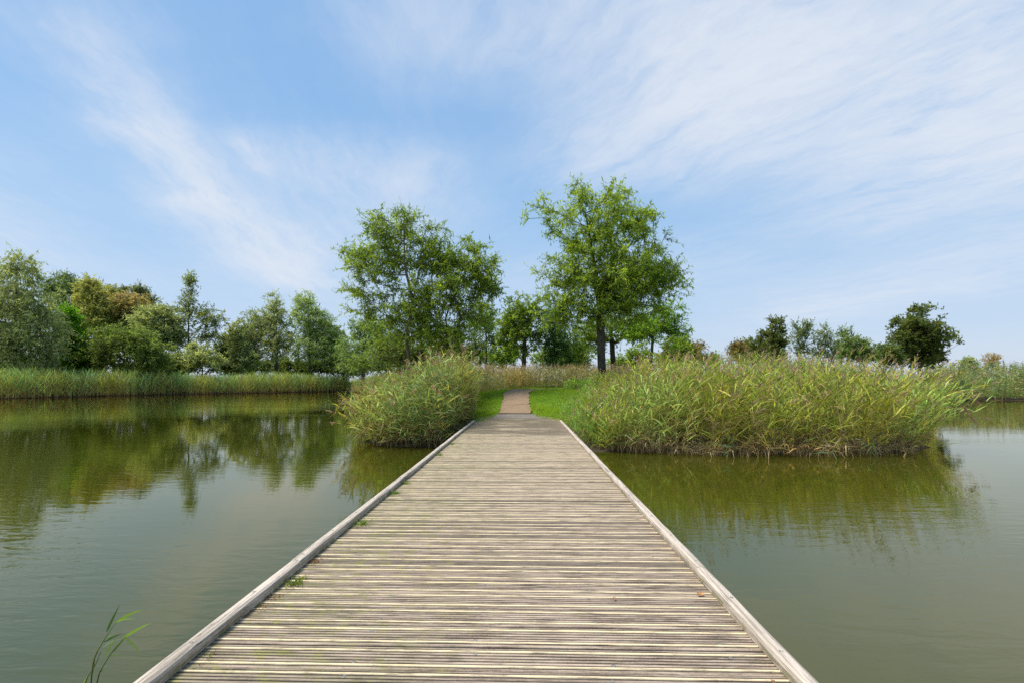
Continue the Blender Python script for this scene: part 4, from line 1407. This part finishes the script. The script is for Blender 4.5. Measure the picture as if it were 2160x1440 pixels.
# ------------------------------------------------------------------ single reeds that stand out
def blade(name, parent, p0, p1, sag, wid, col, seed):
    g = np.random.default_rng(seed)
    p0, p1 = np.array(p0, float), np.array(p1, float)
    ks = np.linspace(0, 1, 7)
    L = np.linalg.norm(p1 - p0)
    C = np.stack([p0 + (p1 - p0) * k + np.array([0, 0, 1.0]) * sag * L * 4 * k * (1 - k) for k in ks])[None]
    prof = np.interp(ks, [0, 0.2, 0.55, 1], [0.35, 1, 0.8, 0.05])[None] * wid
    d = unit(p1 - p0)
    s = unit(np.cross(d, np.array([0.2, -1.0, 0.5])))[None]
    S = Soup()
    S.ribbons(C, prof, s, np.array([col]) * g.uniform(0.85, 1.15))
    return link(name, S.mesh(name, M_REED, True), parent)


def stem(parent, pts, r_, c0, c1):
    pts = np.array(pts, float)
    # resample to a smooth bend
    t = np.linspace(0, len(pts) - 1, 14)
    q = np.stack([np.interp(t, np.arange(len(pts)), pts[:, k]) for k in range(3)], 1)
    q[1:-1] = (q[:-2] + 2 * q[1:-1] + q[2:]) / 4
    S = Soup()
    f = np.linspace(0, 1, len(q) - 1)
    S.tubes(q[:-1], q[1:], r_ * (1 - 0.65 * f), r_ * (1 - 0.65 * (f + 1 / len(f))), lerp3(c0, c1, f), 5)
    return link('stem', S.mesh('stem', M_REED, True), parent)


# foreground reed at bottom left, growing out of the water beside the boardwalk
FD = 2.45


def fp(cx, cy, dd=0.0):
    """Crop coordinates of the close study (7.2x at 140,1240) to world."""
    return P(140 + cx / 7.2, 1240 + cy / 7.2, FD + dd)


fr_base = fp(300, 1900)
fr = empty('reed_plant', tuple(fr_base))
tag(fr, 'lone green reed sprig rising from the water at bottom left', 'reed')


def rel(p):
    return p - fr_base


def under(p, dx=0.0, dy=0.0):
    return np.array([p[0] + dx, p[1] + dy, -0.35])


for pts, c0, c1 in (
        ([under(fp(330, 1800)), fp(360, 1440), fp(425, 1150), fp(430, 1080)], (0.30, 0.25, 0.08), (0.40, 0.32, 0.14)),
        ([under(fp(280, 1900)), fp(375, 1300), fp(430, 1020), fp(560, 800), fp(680, 610), fp(770, 510)], (0.14, 0.18, 0.04), (0.16, 0.22, 0.05)),
        ([under(fp(380, 1900)), fp(430, 1420), fp(560, 1170), fp(700, 950), fp(850, 770), fp(1040, 620)], (0.11, 0.17, 0.04), (0.16, 0.24, 0.05)),
        ([under(fp(250, 1900)), fp(270, 1430), fp(350, 1300), fp(450, 1150), fp(520, 960)], (0.14, 0.18, 0.04), (0.16, 0.22, 0.05))):
    stem(fr, [rel(p) for p in pts], 0.0042, c0, c1)
LG, DG, PG = (0.20, 0.32, 0.035), (0.07, 0.14, 0.025), (0.24, 0.33, 0.14)
for k, (a, b, sag, wd, c) in enumerate((
        ((610, 660), (815, 240), 0.02, 0.014, DG), ((735, 530), (1180, 325), 0.08, 0.016, LG), ((740, 520), (1060, 470), 0.06, 0.008, LG),
        ((570, 810), (850, 690), 0.04, 0.013, DG), ((560, 830), (740, 640), 0.0, 0.006, PG), ((850, 760), (1290, 520), 0.02, 0.016, LG),
        ((880, 740), (1150, 1020), 0.06, 0.016, PG), ((600, 1010), (760, 760), 0.04, 0.012, LG), ((540, 910), (840, 770), 0.08, 0.006, PG),
        ((600, 1030), (850, 1025), 0.05, 0.010, PG), ((700, 970), (930, 700), 0.0, 0.012, DG), ((500, 1280), (600, 1220), 0.05, 0.006, PG), ((260, 1440), (350, 1300), 0.05, 0.008, LG))):
    blade('leaf', fr, rel(fp(*a)), rel(fp(*b, 0.05 * math.sin(k * 2.3))), sag, wd, c, k)


def lone_reed(label, base, tip, hmid, seed, plume=True, col=(0.10, 0.17, 0.05), stemc=((0.3, 0.23, 0.11), (0.2, 0.22, 0.08)), n_leaf=7, group=None):
    g = np.random.default_rng(seed)
    base = np.array(base, float)
    tip = np.array(tip, float) - base
    mid = tip * 0.45
    mid[2] = hmid
    root = empty('reed_plant', tuple(base))
    tag(root, label, 'reed', group)
    k = np.linspace(0, 1, 8)[:, None]
    pts = (1 - k) ** 2 * np.zeros(3) + 2 * k * (1 - k) * mid + k ** 2 * tip
    stem(root, pts, 0.006, *stemc)
    for j in range(n_leaf):
        t = 0.35 + 0.6 * j / n_leaf
        q = (2 * t * (1 - t)) * mid + t * t * tip
        dv = unit(2 * (1 - t) * mid + 2 * t * (tip - mid))
        az = g.uniform(-0.9, 0.9, 3)
        e = q + unit(dv + az * 0.9) * g.uniform(0.25, 0.5)
        blade('leaf', root, q, e, 0.07, 0.026, col, seed * 20 + j)
    if plume:
        dv = unit(2 * (tip - mid))
        n = 60
        S = Soup()
        st = tip[None] + dv[None] * (0.02 + 0.22 * g.random((n, 1)))
        dd = unit(dv[None] + g.normal(size=(n, 3)) * 0.28 + np.array([0.3, 0, -0.3])[None])
        L = g.uniform(0.06, 0.17, n)
        C = np.stack([st, st + dd * (L * 0.5)[:, None], st + dd * L[:, None] - np.array([0, 0, 0.3]) * L[:, None]], 1)
        S.ribbons(C, np.stack([np.full(n, 0.005), np.full(n, 0.012), np.full(n, 0.003)], 1), unit(g.normal(size=(n, 3))), np.array([[0.34, 0.21, 0.15]]) * g.uniform(0.7, 1.4, (n, 1)))
        link('seed_head', S.mesh('seed_head', M_REED), root)


def wb(px, d):
    x, y = G(px, d)
    return (x, y, -0.1)


lone_reed('overhanging reed with drooping seed head, uppermost at the right bed end', wb(1950, 12.2), P(2045, 832, 12.0), 2.3, 1)
lone_reed('overhanging reed with purplish seed head, middle of the right bed end', wb(1945, 12.1), P(2025, 846, 11.8), 2.2, 2)
lone_reed('overhanging reed with seed head lowest over the water at right', wb(1950, 12.3), P(2040, 868, 11.9), 1.9, 3)
lone_reed('bare bent stalk lying out over the water at the right bed end', wb(1950, 11.7), P(2000, 948, 11.4), 0.55, 4, plume=False, n_leaf=3, col=(0.2, 0.24, 0.08))
lone_reed('broken green reed dipping into the water below the right bed', wb(1555, 11.5), P(1530, 975, 11.0), 0.75, 5, plume=False, n_leaf=6, col=(0.13, 0.22, 0.09))
lone_reed('short broken reed dipping at the middle of the right waterline', wb(1760, 11.35), P(1752, 968, 10.95), 0.55, 6, plume=False, n_leaf=4, col=(0.13, 0.22, 0.09))
lone_reed('green shoot leaning out near the right waterline corner', wb(1850, 11.5), P(1835, 970, 11.1), 0.9, 7, plume=False, n_leaf=5, col=(0.15, 0.24, 0.06))
lone_reed('tall straw reed standing straight above the right bed', wb(1713, 12.6), P(1712, 752, 12.6), 1.5, 8, plume=False, n_leaf=2, col=(0.3, 0.27, 0.12), stemc=((0.4, 0.32, 0.17), (0.45, 0.36, 0.2)))
lone_reed('reed with pale seed head hanging left of the left clump', wb(765, 14.0), P(738, 838, 13.6), 1.6, 9)
lone_reed('leaning reed low over the water at the left clump corner', wb(775, 13.4), P(728, 948, 12.9), 0.7, 10, plume=False, n_leaf=6, col=(0.17, 0.2, 0.08))
